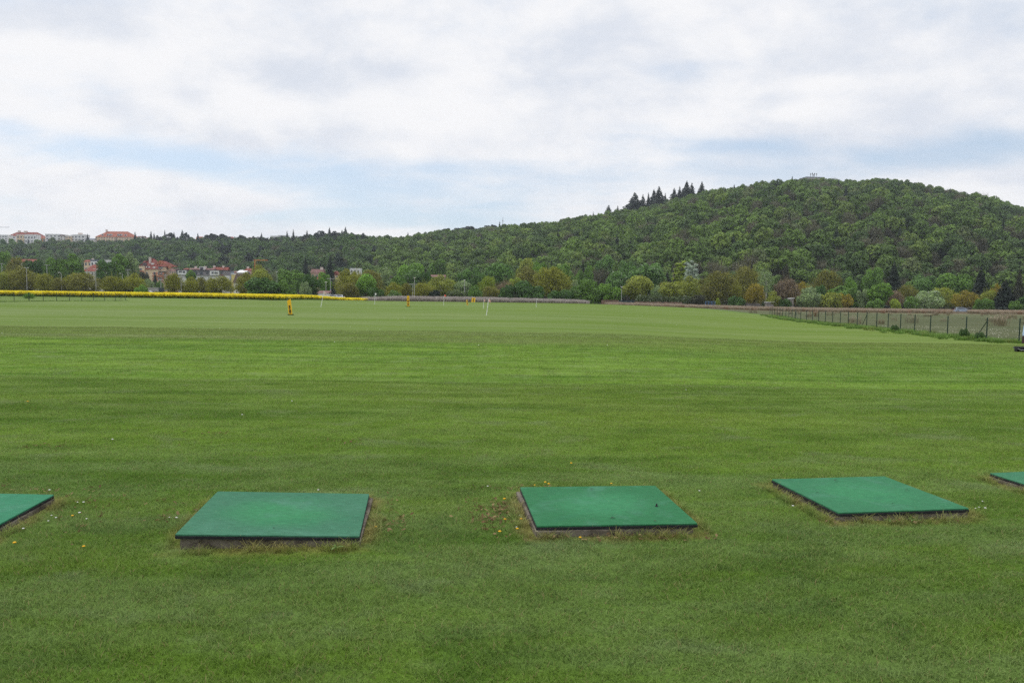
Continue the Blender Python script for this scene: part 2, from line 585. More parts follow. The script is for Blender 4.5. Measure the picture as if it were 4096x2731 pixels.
def build_hills():
    pxs = np.linspace(-900, 5000, 160)
    ts = np.concatenate([np.linspace(-.1, 1.0, 50), np.linspace(1.05, 2.2, 14)])
    PX, T = np.meshgrid(pxs, ts)
    Rr = FOOT(PX) + T * (CREST(PX) - FOOT(PX))
    X, Y = hill_xy(PX, Rr)
    Z = hill_z(PX, Rr)
    nx, ny = len(pxs), len(ts)
    i = np.arange(ny - 1)[:, None] * nx + np.arange(nx - 1)[None]
    F = np.stack([i, i + 1, i + nx + 1, i + nx], -1).reshape(-1, 4)
    m, N, out = material('forest_floor')
    p = N.new('ShaderNodeNewGeometry').outputs['Position']
    n = N.noise(p, .05, 5, .6)
    principled(N, out, N.mix(n, (.035, .045, .018), (.06, .055, .03)), .95, .05)
    o = link('hills', mesh_np('hills', np.stack([X, Y, Z], -1).reshape(-1, 3), F, m, True))
    tag(o, 'long wooded ridge rising to a rounded hill on the right', kind='structure')


build_hills()

# ------------------------------------------------------------------ scatter: one object, its mesh holds the variants and the points
def scatter_tree(nvar):
    ng = bpy.data.node_groups.new('scatter', 'GeometryNodeTree')
    ng.interface.new_socket('Geometry', in_out='INPUT', socket_type='NodeSocketGeometry')
    ng.interface.new_socket('Geometry', in_out='OUTPUT', socket_type='NodeSocketGeometry')
    n, l = ng.nodes, ng.links
    gi, go = n.new('NodeGroupInput'), n.new('NodeGroupOutput')

    def attr(name, ty):
        a = n.new('GeometryNodeInputNamedAttribute')
        a.data_type = ty
        a.inputs[0].default_value = name
        return a.outputs[0]

    def pick(k):
        c = n.new('FunctionNodeCompare')
        c.data_type, c.operation = 'INT', 'EQUAL'
        ins = [s for s in c.inputs if s.enabled]
        l.new(attr('vid', 'INT'), ins[0])
        ins[1].default_value = k
        s = n.new('GeometryNodeSeparateGeometry')
        s.domain = 'POINT'
        l.new(gi.outputs[0], s.inputs[0])
        l.new(c.outputs[0], s.inputs[1])
        return s.outputs[0]

    j = n.new('GeometryNodeJoinGeometry')
    for k in range(nvar):
        ip = n.new('GeometryNodeInstanceOnPoints')
        l.new(pick(-1 - k), ip.inputs['Points'])
        l.new(pick(k), ip.inputs['Instance'])
        l.new(attr('rotv', 'FLOAT_VECTOR'), ip.inputs['Rotation'])
        l.new(attr('sclv', 'FLOAT_VECTOR'), ip.inputs['Scale'])
        l.new(ip.outputs[0], j.inputs[0])
    l.new(j.outputs[0], go.inputs[0])
    return ng


def scatter(name, variants, pts, vid, rot, scl, tint, mat):
    """variants: list of (V, F, rnd); pts (n,3); rot (n,) about z or (n,3); scl (n,) or (n,3); tint (n,3)"""
    Vs, Fs, ids, rnd, o = [], [], [], [], 0
    for k, (V, F, r) in enumerate(variants):
        Vs.append(V), Fs.append(F + o), ids.append(np.full(len(V), k)), rnd.append(r)
        o += len(V)
    n = len(pts)
    zero = np.zeros((o, 3))
    rot = np.asarray(rot, float)
    if rot.ndim == 1:
        rot = np.stack([np.zeros(n), np.zeros(n), rot], -1)
    scl = np.asarray(scl, float)
    if scl.ndim == 1:
        scl = np.repeat(scl[:, None], 3, 1)
    tint = np.concatenate([np.asarray(tint, float), np.ones((n, 1))], 1)
    me = mesh_np(name, np.concatenate(Vs + [pts]), np.concatenate(Fs), mat, False, {
        'vid': ('INT', 'POINT', np.concatenate(ids + [-1 - np.asarray(vid)])),
        'rnd': ('FLOAT', 'POINT', np.concatenate(rnd + [np.zeros(n)])),
        'rotv': ('FLOAT_VECTOR', 'POINT', np.concatenate([zero, rot])),
        'sclv': ('FLOAT_VECTOR', 'POINT', np.concatenate([zero, scl])),
        'tint': ('FLOAT_COLOR', 'POINT', np.concatenate([np.ones((o, 4)), tint]))})
    ob = link(name, me)
    md = ob.modifiers.new('scatter', 'NODES')
    md.node_group = scatter_tree(len(variants))
    ob['kind'] = 'stuff'
    return ob


# ------------------------------------------------------------------ grass blades
def blades(n, rx, h0, h1, w, lean=.5, disc=True, rng=RNG, segs=2, tip=.25):
    """n blades in a patch; every blade a bent strip of two quads"""
    if disc:
        a, r = rng.uniform(0, 2 * math.pi, n), rx * np.sqrt(rng.uniform(0, 1, n))
        bx, by = r * np.cos(a), r * np.sin(a)
    else:
        bx, by = rng.uniform(-rx, rx, n), rng.uniform(-rx, rx, n)
    h = rng.uniform(h0, h1, n)
    d = rng.uniform(0, 2 * math.pi, n)
    ln = h * np.abs(rng.normal(lean, .25, n))
    f = rng.uniform(0, math.pi, n)
    wx, wy = np.cos(f) * w * .5, np.sin(f) * w * .5
    V = []
    for k, t in enumerate((0, .55, 1.0)):
        ww = (1.0, .85, tip)[k]
        cx, cy = bx + np.cos(d) * ln * t * t, by + np.sin(d) * ln * t * t
        cz = h * t * (1 - .12 * t)
        V += [np.stack([cx - wx * ww, cy - wy * ww, cz], -1), np.stack([cx + wx * ww, cy + wy * ww, cz], -1)]
    V = np.stack(V, 1).reshape(-1, 3)
    b = np.arange(n)[:, None] * 6
    F = np.concatenate([b + np.array([0, 1, 3, 2]), b + np.array([2, 3, 5, 4])])
    return V, F, np.repeat(rng.uniform(0, 1, n), 6)


def leafy(N, out, col, trans=.3, rough=.6, spec=.25):
    p = N.new('ShaderNodeBsdfPrincipled')
    N.put(p.inputs['Base Color'], col)
    p.inputs['Roughness'].default_value = rough
    p.inputs['Specular IOR Level'].default_value = spec
    t = N.new('ShaderNodeBsdfTranslucent')
    N.put(t.inputs[0], col)
    mx = N.new('ShaderNodeMixShader')
    mx.inputs[0].default_value = trans
    N.l.new(p.outputs[0], mx.inputs[1])
    N.l.new(t.outputs[0], mx.inputs[2])
    N.l.new(mx.outputs[0], out.inputs[0])


def grass_material():
    m, N, out = material('grass_blades')
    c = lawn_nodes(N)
    r = N.new('ShaderNodeAttribute', attribute_name='rnd').outputs['Fac']
    col = N.mix(N.rng(r, .0, .55), N.mix(1.0, c[0], (1.05, 1.02, 1.22), blend='MULTIPLY'), N.mix(1.0, c[0], (1.98, 1.78, 2.1), blend='MULTIPLY'))
    col = N.mix(N.m('MULTIPLY', N.rng(r, .86, 1.0), .5), col, (.26, .31, .13))
    col = N.mix(N.m('MULTIPLY', N.m('GREATER_THAN', r, .955), .8), col, (.30, .235, .11))
    leafy(N, out, col, .35, .55, .12)
    return m


GRASS = grass_material()


def build_grass():
    rng = np.random.default_rng(5)
    var = [blades(130, .125, .010, .030, .0034, .85, rng=rng) for _ in range(6)]

    def field(y0, y1, step, jit, margin):
        P = []
        y = y0
        while y < y1:
            half = y * .70 + .6
            xs = np.arange(-half, half, step)
            P.append(np.stack([xs + rng.uniform(-jit, jit, len(xs)) * step, y + rng.uniform(-jit, jit, len(xs)) * step], -1))
            y += step
        P = np.concatenate(P)
        keep = np.ones(len(P), bool)
        for i in range(len(MATS)):
            keep &= mat_box_dist(P[:, 0], P[:, 1], i) > margin
        return P[keep]

    P = field(2.4, 15.0, .098, .6, .075)
    n = len(P)
    pts = np.column_stack([P, G(P[:, 0], P[:, 1]) - .002])
    patch = .5 + .5 * np.sin(P[:, 0] * 3.1 + np.sin(P[:, 1] * 2.3) * 2) * np.sin(P[:, 1] * 3.7 + np.sin(P[:, 0] * 1.7) * 2)
    sc = rng.uniform(.75, 1.25, n)
    o = scatter('grass', var, pts, rng.integers(0, 6, n), rng.uniform(0, 6.28, n), np.stack([sc, sc, sc * (.75 + .5 * patch)], -1), np.ones((n, 3)), GRASS)
    tag(o, 'short mown grass around the tee mats', 'grass')
    var = [blades(620, .55, .012, .034, .009, .9, disc=False, rng=rng) for _ in range(4)]
    P = field(14.5, 34.0, .8, .3, .6)
    P = P[rough_side(P[:, 0], P[:, 1]) < -.6]
    n = len(P)
    pts = np.column_stack([P, G(P[:, 0], P[:, 1]) - .004])
    o = scatter('lawn_grass', var, pts, rng.integers(0, 4, n), rng.integers(0, 4, n) * math.pi / 2, np.ones(n), np.ones((n, 3)), GRASS)
    tag(o, 'mown grass of the middle lawn', 'grass')
    # longer tufts and dead stalks pressed against the slabs
    var = [blades(26, .035, .03, .085, .0036, .9, rng=rng) for _ in range(4)]
    P = []
    for i, (cx, cy, r, w, h) in enumerate(MATS):
        c, s = math.cos(rad(r)), math.sin(rad(r))
        per = rng.uniform(0, 1, 150)
        for q in per:
            t = q * 4
            k, f = int(t), t % 1 - .5
            u, v = [(f * w, -h / 2 - .05), (f * w, h / 2 + .05), (-w / 2 - .06, f * h), (w / 2 + .06, f * h)][k]
            e = rng.uniform(-.015, .06)
            u += e * np.sign(u) * (k > 1)
            v += e * np.sign(v) * (k < 2)
            P.append((cx + c * u - s * v, cy + s * u + c * v))
    P = np.array(P)
    n = len(P)
    keep = np.ones(n, bool)
    o = scatter('edge_grass', var, np.column_stack([P, G(P[:, 0], P[:, 1])]), rng.integers(0, 4, n), rng.uniform(0, 6.28, n), rng.uniform(.5, 1.15, n), np.ones((n, 3)), GRASS)
    tag(o, 'longer dry grass tufts along the concrete slab edges', 'grass')


build_grass()


def stalk_material(name, base, top, dark, mixr=.35):
    """upright plants: colour by height along the stalk stored in rnd"""
    m, N, out = material(name)
    r = N.new('ShaderNodeAttribute', attribute_name='rnd').outputs['Fac']
    t = N.new('ShaderNodeAttribute', attribute_name='tint', attribute_type='INSTANCER').outputs['Color']
    p = N.new('ShaderNodeNewGeometry').outputs['Position']
    n = N.noise(p, 1.3, 3, .6)
    c = N.mix(N.rng(r, mixr, mixr + .25), base, top)
    c = N.mix(N.m('MULTIPLY', N.rng(n, .5, .75), .4), c, dark)
    c = N.mix(1.0, c, t, blend='MULTIPLY')
    leafy(N, out, c, .25, .8, .1)
    return m


def tall_clump(n, rx, h, w, rng, lean=.3):
    V, F, r = blades(n, rx, h * .45, h, w, lean, rng=rng, tip=.5)
    return V, F, np.clip(V[:, 2] / h, 0, 1)


def build_rough():
    rng = np.random.default_rng(8)
    # tall green grass along the foot of the fence on the right
    var = [tall_clump(60, .35, .28, .022, rng, .5) for _ in range(4)]
    P = []
    for i in range(len(FENCE) - 1):
        a, b = FENCE[i], FENCE[i + 1]
        for k in range(int(26 * (b - a).length / 2.5)):
            t = rng.uniform()
            P.append((a.x + (b.x - a.x) * t + rng.normal(-.35, .6), a.y + (b.y - a.y) * t + rng.normal(-.2, .5)))
    for k in range(420):                                     # on beside the near end, towards the right edge
        t = rng.uniform()
        P.append((FENCE[0].x + t * 4 + rng.normal(0, .5), FENCE[0].y - t * 6.5 + rng.normal(-.2, .6)))
    LF = [ground_at(px, Y) for px, Y in ((-120, 83), (30, 87), (501, 104.5))]
    for a, b in zip(LF, LF[1:]):
        for k in range(260):
            t = rng.uniform()
            P.append((a.x + (b.x - a.x) * t + rng.normal(0, .5), a.y + (b.y - a.y) * t + rng.normal(-.6, .9)))
    P = np.array(P)
    n = len(P)
    g = rng.uniform(.5, .95, (n, 1)) * np.array([[1, 1, 1]]) * np.where(rng.uniform(size=(n, 1)) < .12, np.array([[1.5, 1.1, 1.3]]), 1)
    o = scatter('tall_grass', var, np.column_stack([P, G(P[:, 0], P[:, 1])]), rng.integers(0, 4, n), rng.uniform(0, 6.28, n), np.where(P[:, 0] < 0, .45, 1.0) * rng.uniform(.35, 1.0, n), g,
                stalk_material('tall_grass', (.14, .25, .045), (.22, .36, .09), (.30, .35, .13)))
    tag(o, 'unmown bright green grass along the wire fences', 'grass')
    # dry stalks on the waste ground beyond the fence
    var = [tall_clump(46, .6, .95, .03, rng, .4) for _ in range(4)]
    Y = rng.uniform(60, 246, 26000)
    X = Y * rng.uniform(.12, .72, len(Y))
    dens = np.clip((Y - 178) / 22, .005, 1) * (rng.uniform(size=len(Y)) < 1)
    keep = (rough_side(X, Y) > 1.2) & (rng.uniform(size=len(Y)) < dens)
    ob = np.array([(x, y) for x, y in zip(X[keep], Y[keep])])
    Y2 = rng.uniform(199, 240, 700)
    X2 = Y2 * rng.uniform(.06, .3, len(Y2))
    ob = np.concatenate([ob, np.stack([X2, Y2], -1)])
    n = len(ob)
    hs = rng.uniform(.45, 1.4, n)
    hs[-700:] *= .38
    bx = ob[:, 0] / ob[:, 1] * FPX + 2048
    hs = np.where((bx > 3800) & (bx < 3875), hs * .35, hs)
    lt = np.ones((n, 1))
    lt[-700:] = 1.25
    red = rng.uniform(size=(n, 1)) < np.clip((.35 - np.abs(ob[:, 1:2] - 182) / 30), 0.02, 1)
    tint = rng.uniform(.8, 1.2, (n, 1)) * np.where(red, np.array([[.8, .55, .5]]), np.array([[1, 1, 1]]))
    o = scatter('dry_grass', var, np.column_stack([ob, G(ob[:, 0], ob[:, 1])]), rng.integers(0, 4, n), rng.uniform(0, 6.28, n), hs, tint * lt,
                stalk_material('dry_grass', (.17, .14, .085), (.37, .30, .225), (.17, .16, .08)))
    tag(o, 'pale brown dry grass on the waste ground', 'grass')
    # grey reeds behind the range
    var = [tall_clump(26, .32, 1.9, .03, rng, .08) for _ in range(6)]
    px = rng.uniform(1446, 2352, 9500)
    gap = ((np.abs(px - 1733) < 7) | (np.abs(px - 2040) < 8)) & (rng.uniform(size=len(px)) < .85)
    px = px[~gap]
    Yc = 200.5 + rng.uniform(0, 6, len(px)) - np.clip((px - 2000) / 350, 0, 1) * 5
    sp = rng.uniform(size=len(px)) < np.clip((1570 - px) / 110, 0, .35)
    px, Yc = px[~sp], Yc[~sp]
    x = (px - 2048) / FPX * Yc
    n = len(px)
    sc = rng.uniform(.55, 1.22, n) ** .8 * np.interp(px, [1460, 1600, 1900, 2300, 2350], [.8, 1, 1.0, .82, .72]) 
    o = scatter('reeds', var, np.column_stack([x, Yc, G(x, Yc)]), rng.integers(0, 6, n), rng.uniform(0, 6.28, n), sc, rng.uniform(.7, 1.2, (n, 1)) * np.ones((1, 3)),
                stalk_material('reeds', (.30, .265, .215), (.45, .405, .375), (.34, .29, .26)))
    tag(o, 'bank of dead grey reeds beyond the range', 'reeds')
    # rape in flower
    def rape(rng):
        V, F, r = blades(30, .42, .5, .85, .05, .2, rng=rng)
        r = np.full(len(V), .1)
        m = 230
        c = np.stack([rng.uniform(-.48, .48, m), rng.uniform(-.48, .48, m), np.clip(rng.normal(.86, .20, m), .28, 1.28)], -1)
        s = rng.uniform(.035, .075, m)[:, None, None]
        q = rng.normal(size=(m, 4, 3)) * .35 + np.array([[[-1, 0, -.6], [0, -1, .6], [1, 0, -.6], [0, 1, .6]]])
        V2 = (c[:, None] + q * s).reshape(-1, 3)
        F2 = np.arange(m)[:, None] * 4 + np.arange(4)[None] + len(V)
        return np.concatenate([V, V2]), np.concatenate([F, F2]), np.concatenate([r, np.full(len(V2), .9)])
    var = [rape(rng) for _ in range(4)]
    P = []
    for row in range(46):
        px = np.arange(-330, 1575, 10.5) + rng.uniform(-5, 5, len(np.arange(-330, 1575, 10.5)))
        Yf = 148 + np.clip(px - 1100, 0, 900) / 400 * 58 + row * .62 + rng.uniform(-.25, .25, len(px))
        P.append(np.stack([(px - 2048) / FPX * Yf, Yf], -1))
    P = np.concatenate(P)
    n = len(P)
    o = scatter('rapeseed_field', var, np.column_stack([P, G(P[:, 0], P[:, 1])]), rng.integers(0, 4, n), rng.uniform(0, 6.28, n), rng.uniform(.70, .86, n),
                rng.uniform(.84, 1.1, (n, 1)) * np.ones((1, 3)), stalk_material('rapeseed', (.13, .20, .04), (.74, .63, .025), (.70, .60, .04)))
    tag(o, 'band of rapeseed in full yellow flower', 'crop')
    # white and yellow flower specks over the far lawn
    a = np.arange(6) * math.pi / 3
    V = np.concatenate([np.stack([np.cos(a) * .022, np.sin(a) * .022, np.full(6, .05)], -1), np.stack([np.cos(a) * .012, np.sin(a) * .012, np.full(6, .068)], -1)])
    F = np.array([[i, (i + 1) % 6, 6 + (i + 1) % 6, 6 + i] for i in range(6)] + [[6, 7, 8, 9], [6, 9, 10, 11]])
    Y = np.concatenate([rng.uniform(24, 40, 30), rng.uniform(46, 100, 500)])
    X = Y * rng.uniform(-.7, .42, len(Y))
    keep = (np.sin(X * .21) * np.sin(Y * .13 + X * .05) > rng.uniform(-1.1, .75, len(Y))) & (rough_side(X, Y) < -1)
    X, Y = X[keep], Y[keep]
    n = len(X)
    yel = rng.uniform(size=(n, 1)) < .3
    o = scatter('daisies', [(V, F, np.ones(12))], np.column_stack([X, Y, G(X, Y)]), np.zeros(n, int), rng.uniform(0, 6, n), rng.uniform(.4, .95, n),
                np.where(yel, np.array([[.6, .52, .2]]), np.array([[.75, .78, .68]])), stalk_material('daisies', (.8, .8, .76), (.8, .8, .76), (.8, .8, .76)))
    tag(o, 'daisies sprinkled over the far lawn', 'flowers')
    # white daisies on the waste ground behind the fence
    Y = rng.uniform(38, 62, 500)
    X = np.interp(Y, EDGE_Y, EDGE_X) + np.abs(rng.normal(4.5, 2.6, len(Y))) + .6
    n = len(X)
    o = scatter('ox_eye_daisies', [(V, F, np.ones(12))], np.column_stack([X, Y, G(X, Y) + .08]), np.zeros(n, int), rng.uniform(0, 6, n), rng.uniform(.4, 1.05, n),
                np.ones((n, 1)) * np.array([[.92, .9, .78]]), bpy.data.materials['daisies'])
    tag(o, 'white flowers on the waste ground behind the fence', 'flowers')


build_rough()

# ------------------------------------------------------------------ trees
def leaf_material(name, blossom=None, var=.45, trans=.28, inst=False, share=.9):
    m, N, out = material(name)
    r = N.new('ShaderNodeAttribute', attribute_name='rnd').outputs['Fac']
    if inst:
        t = N.new('ShaderNodeAttribute', attribute_name='tint', attribute_type='INSTANCER').outputs['Color']
    else:
        t = N.new('ShaderNodeObjectInfo').outputs['Color']
    f = N.rng(r, 0, .9, 1 - var, 1 + var, smooth=False)
    c = N.mix(1.0, t, N.comb(f, f, N.m('POWER', f, .6)), blend='MULTIPLY')
    if blossom:
        c = N.mix(N.m('GREATER_THAN', r, share), c, blossom)
    leafy(N, out, c, trans, .65, .18)
    return m


def bark_material(name, col, inst=False):
    m, N, out = material(name)
    p = N.new('ShaderNodeTexCoord').outputs['Object']
    n = N.noise(N.vmul(p, (1, 1, .3)), 5, 4, .6)
    f = N.rng(n, .3, .7, .6, 1.35)
    principled(N, out, N.mix(1.0, col, N.comb(f, f, f), blend='MULTIPLY'), .9, .1, 0, n, .4, .05)
    return m


LEAF = leaf_material('leaves')
BLOSSOM = leaf_material('leaves_in_blossom', (.40, .44, .34), share=.945)
BARK = bark_material('bark', (.075, .062, .048))
BIRCH = bark_material('birch_bark', (.55, .53, .48))


def cards(c, nrm, size, rng, stretch=1.0):
    """leaf clusters: bent four-cornered faces at c facing nrm"""
    n = len(c)
    nrm = nrm / np.maximum(np.linalg.norm(nrm, axis=1, keepdims=True), 1e-6)
    h = rng.normal(size=(n, 3))
    u = np.cross(nrm, h)
    u /= np.maximum(np.linalg.norm(u, axis=1, keepdims=True), 1e-6)
    v = np.cross(nrm, u)
    s = (size * rng.uniform(.6, 1.4, n))[:, None]
    k = rng.uniform(.5, .95, (n, 1)) * stretch
    b = nrm * s * rng.uniform(-.35, .1, (n, 1))
    V = np.stack([c - u * s, c - v * s * k + b, c + u * s * .9, c + v * s * k + b * .6], 1).reshape(-1, 3)
    F = np.arange(n)[:, None] * 4 + np.arange(4)[None]
    return V, F


def crown_leaves(lobes, n, size, rng, up=.25, shell=(.72, 1.06), rndn=.55):
    """leaf clusters on the outer shells of overlapping lobes; hidden ones inside other lobes are mostly dropped"""
    C = np.array([l[0] for l in lobes], float)
    R = np.array([l[1] for l in lobes], float)
    p = R ** 2 / np.sum(R ** 2)
    k = rng.choice(len(lobes), int(n * 2.2), p=p)
    d = rng.normal(size=(len(k), 3))
    d[:, 2] += up
    d /= np.linalg.norm(d, axis=1, keepdims=True)
    rr = rng.uniform(shell[0], shell[1], len(k))
    pos = C[k] + d * (R[k] * rr)[:, None]
    inside = np.zeros(len(k), bool)
    for j in range(len(lobes)):
        q = (np.linalg.norm(pos - C[j], axis=1) < R[j] * .72) & (k != j)
        inside |= q
    keep = ~inside | (rng.uniform(size=len(k)) < .12)
    pos, d, k = pos[keep][:n], d[keep][:n], k[keep][:n]
    V, F = cards(pos, d + rng.normal(size=pos.shape) * rndn, size, rng)
    lob = rng.uniform(0, 1, len(lobes))[k]
    r = np.clip(.55 * rng.uniform(0, 1, len(pos)) + .35 * lob, 0, .9)
    r = np.where(rng.uniform(size=len(pos)) < .10, rng.uniform(.9, 1, len(pos)), r)
    return V, F, np.repeat(r, 4)


def ellipsoid_lobes(rng, n, cz, rx, rz, lr, low=-.8):
    L = [((0, 0, cz), min(rx, rz) * .72)]
    for i in range(n):
        d = rng.normal(size=3)
        d /= np.linalg.norm(d)
        d[2] = max(d[2], low)
        f = rng.uniform(.56, .80)
        L.append(((d[0] * rx * f, d[1] * rx * f, cz + d[2] * rz * f), lr * rng.uniform(.7, 1.25)))
    return L


def trunk_mb(rng, h, r, limbs, top, twist=.25):
    mb = MB()
    p = [(0, 0, -.6)]
    for i in range(1, 6):
        p.append((rng.normal(0, twist * .25), rng.normal(0, twist * .25), h * i / 5))
    mb.tube(p, [r * (1.35 if i == 0 else 1 - .13 * i) for i in range(6)], 7)
    for c, q in limbs:
        k = rng.integers(2, 5)
        a = Vector(p[k])
        b = Vector(c)
        m = (a + b) / 2 + Vector((0, 0, .25 * (b - a).length * rng.uniform(.0, .6)))
        mb.tube([a, m, b], [r * .5, r * .3, r * .1], 5)
    return mb


PROTO = {}


def proto(kind, w, h, V, F, r, tm, leafmat=None):
    q = 1.5 if kind not in ('fir', 'spire', 'spruce') else .3
    w = (np.percentile(V[:, 0], 100 - q) - np.percentile(V[:, 0], q)) if 'hedge' not in kind else w
    h = np.percentile(V[:, 2], 99.6)
    lm = mesh_np('crown', V, F, leafmat or LEAF, False, {'rnd': ('FLOAT', 'POINT', r)})
    PROTO.setdefault(kind, []).append((w, h, lm, tm))


def conifer_geo(rng, h, w, n, size, tiers=14, ragged=.25, start=.05, droop=.25, taper=1.0):
    """cone of needle sprays in ragged, slightly drooping tiers"""
    t = 1 - np.sqrt(rng.uniform(0, 1, n)) * (1 - start)
    k = np.clip(((t - start) / (1 - start) * tiers).astype(int), 0, tiers - 1)
    a = rng.uniform(0, 2 * math.pi, n)
    sec = (a / (2 * math.pi) * 9).astype(int) % 9
    reach = rng.uniform(1 - ragged, 1 + ragged * .5, (tiers, 9))[k, sec]
    frac = (t - start) / (1 - start) * tiers - k
    R = w / 2 * (1 - t) ** taper * reach * (1.12 - .35 * frac) + .015 * w
    f = np.sqrt(rng.uniform(.12, 1, n))
    r = R * f
    z = h * t - r * droop + rng.normal(0, .008 * h, n)
    c = np.stack([np.cos(a) * r, np.sin(a) * r, z], -1)
    nr = np.stack([np.cos(a) * .7, np.sin(a) * .7, np.full(n, .7)], -1) + rng.normal(size=(n, 3)) * .45
    V, F = cards(c, nr, size * 1.0, rng)
    s = np.repeat((.45 + .75 * (1 - t)), 4)[:, None]
    V = np.repeat(c, 4, 0) + (V - np.repeat(c, 4, 0)) * s
    V[:, 2] = np.minimum(V[:, 2], h * 1.01)
    return V, F, np.repeat(rng.uniform(0, .9, n), 4)


def twig_geo(rng, c, R, n, w):
    """thin twigs fanning outwards through a crown, as narrow strips"""
    d = rng.normal(size=(n, 3))
    d[:, 2] = np.abs(d[:, 2]) * .9 + .1
    d /= np.linalg.norm(d, axis=1, keepdims=True)
    a = np.array(c) + d * np.array(R) * rng.uniform(.25, .75, (n, 1))
    dd = d + rng.normal(size=d.shape) * .35
    b = a + dd * np.array(R) * rng.uniform(.2, .38, (n, 1))
    s = np.cross(dd, rng.normal(size=d.shape))
    s /= np.linalg.norm(s, axis=1, keepdims=True)
    V = np.stack([a - s * w, a + s * w, b + s * w * .4, b - s * w * .4], 1).reshape(-1, 3)
    return V, np.arange(n)[:, None] * 4 + np.arange(4)[None], np.repeat(rng.uniform(.2, .8, n), 4)


def join_geo(*gs):
    o, V, F, r = 0, [], [], []
    for a, b, c in gs:
        V.append(a), F.append(b + o), r.append(c)
        o += len(a)
    return np.concatenate(V), np.concatenate(F), np.concatenate(r)


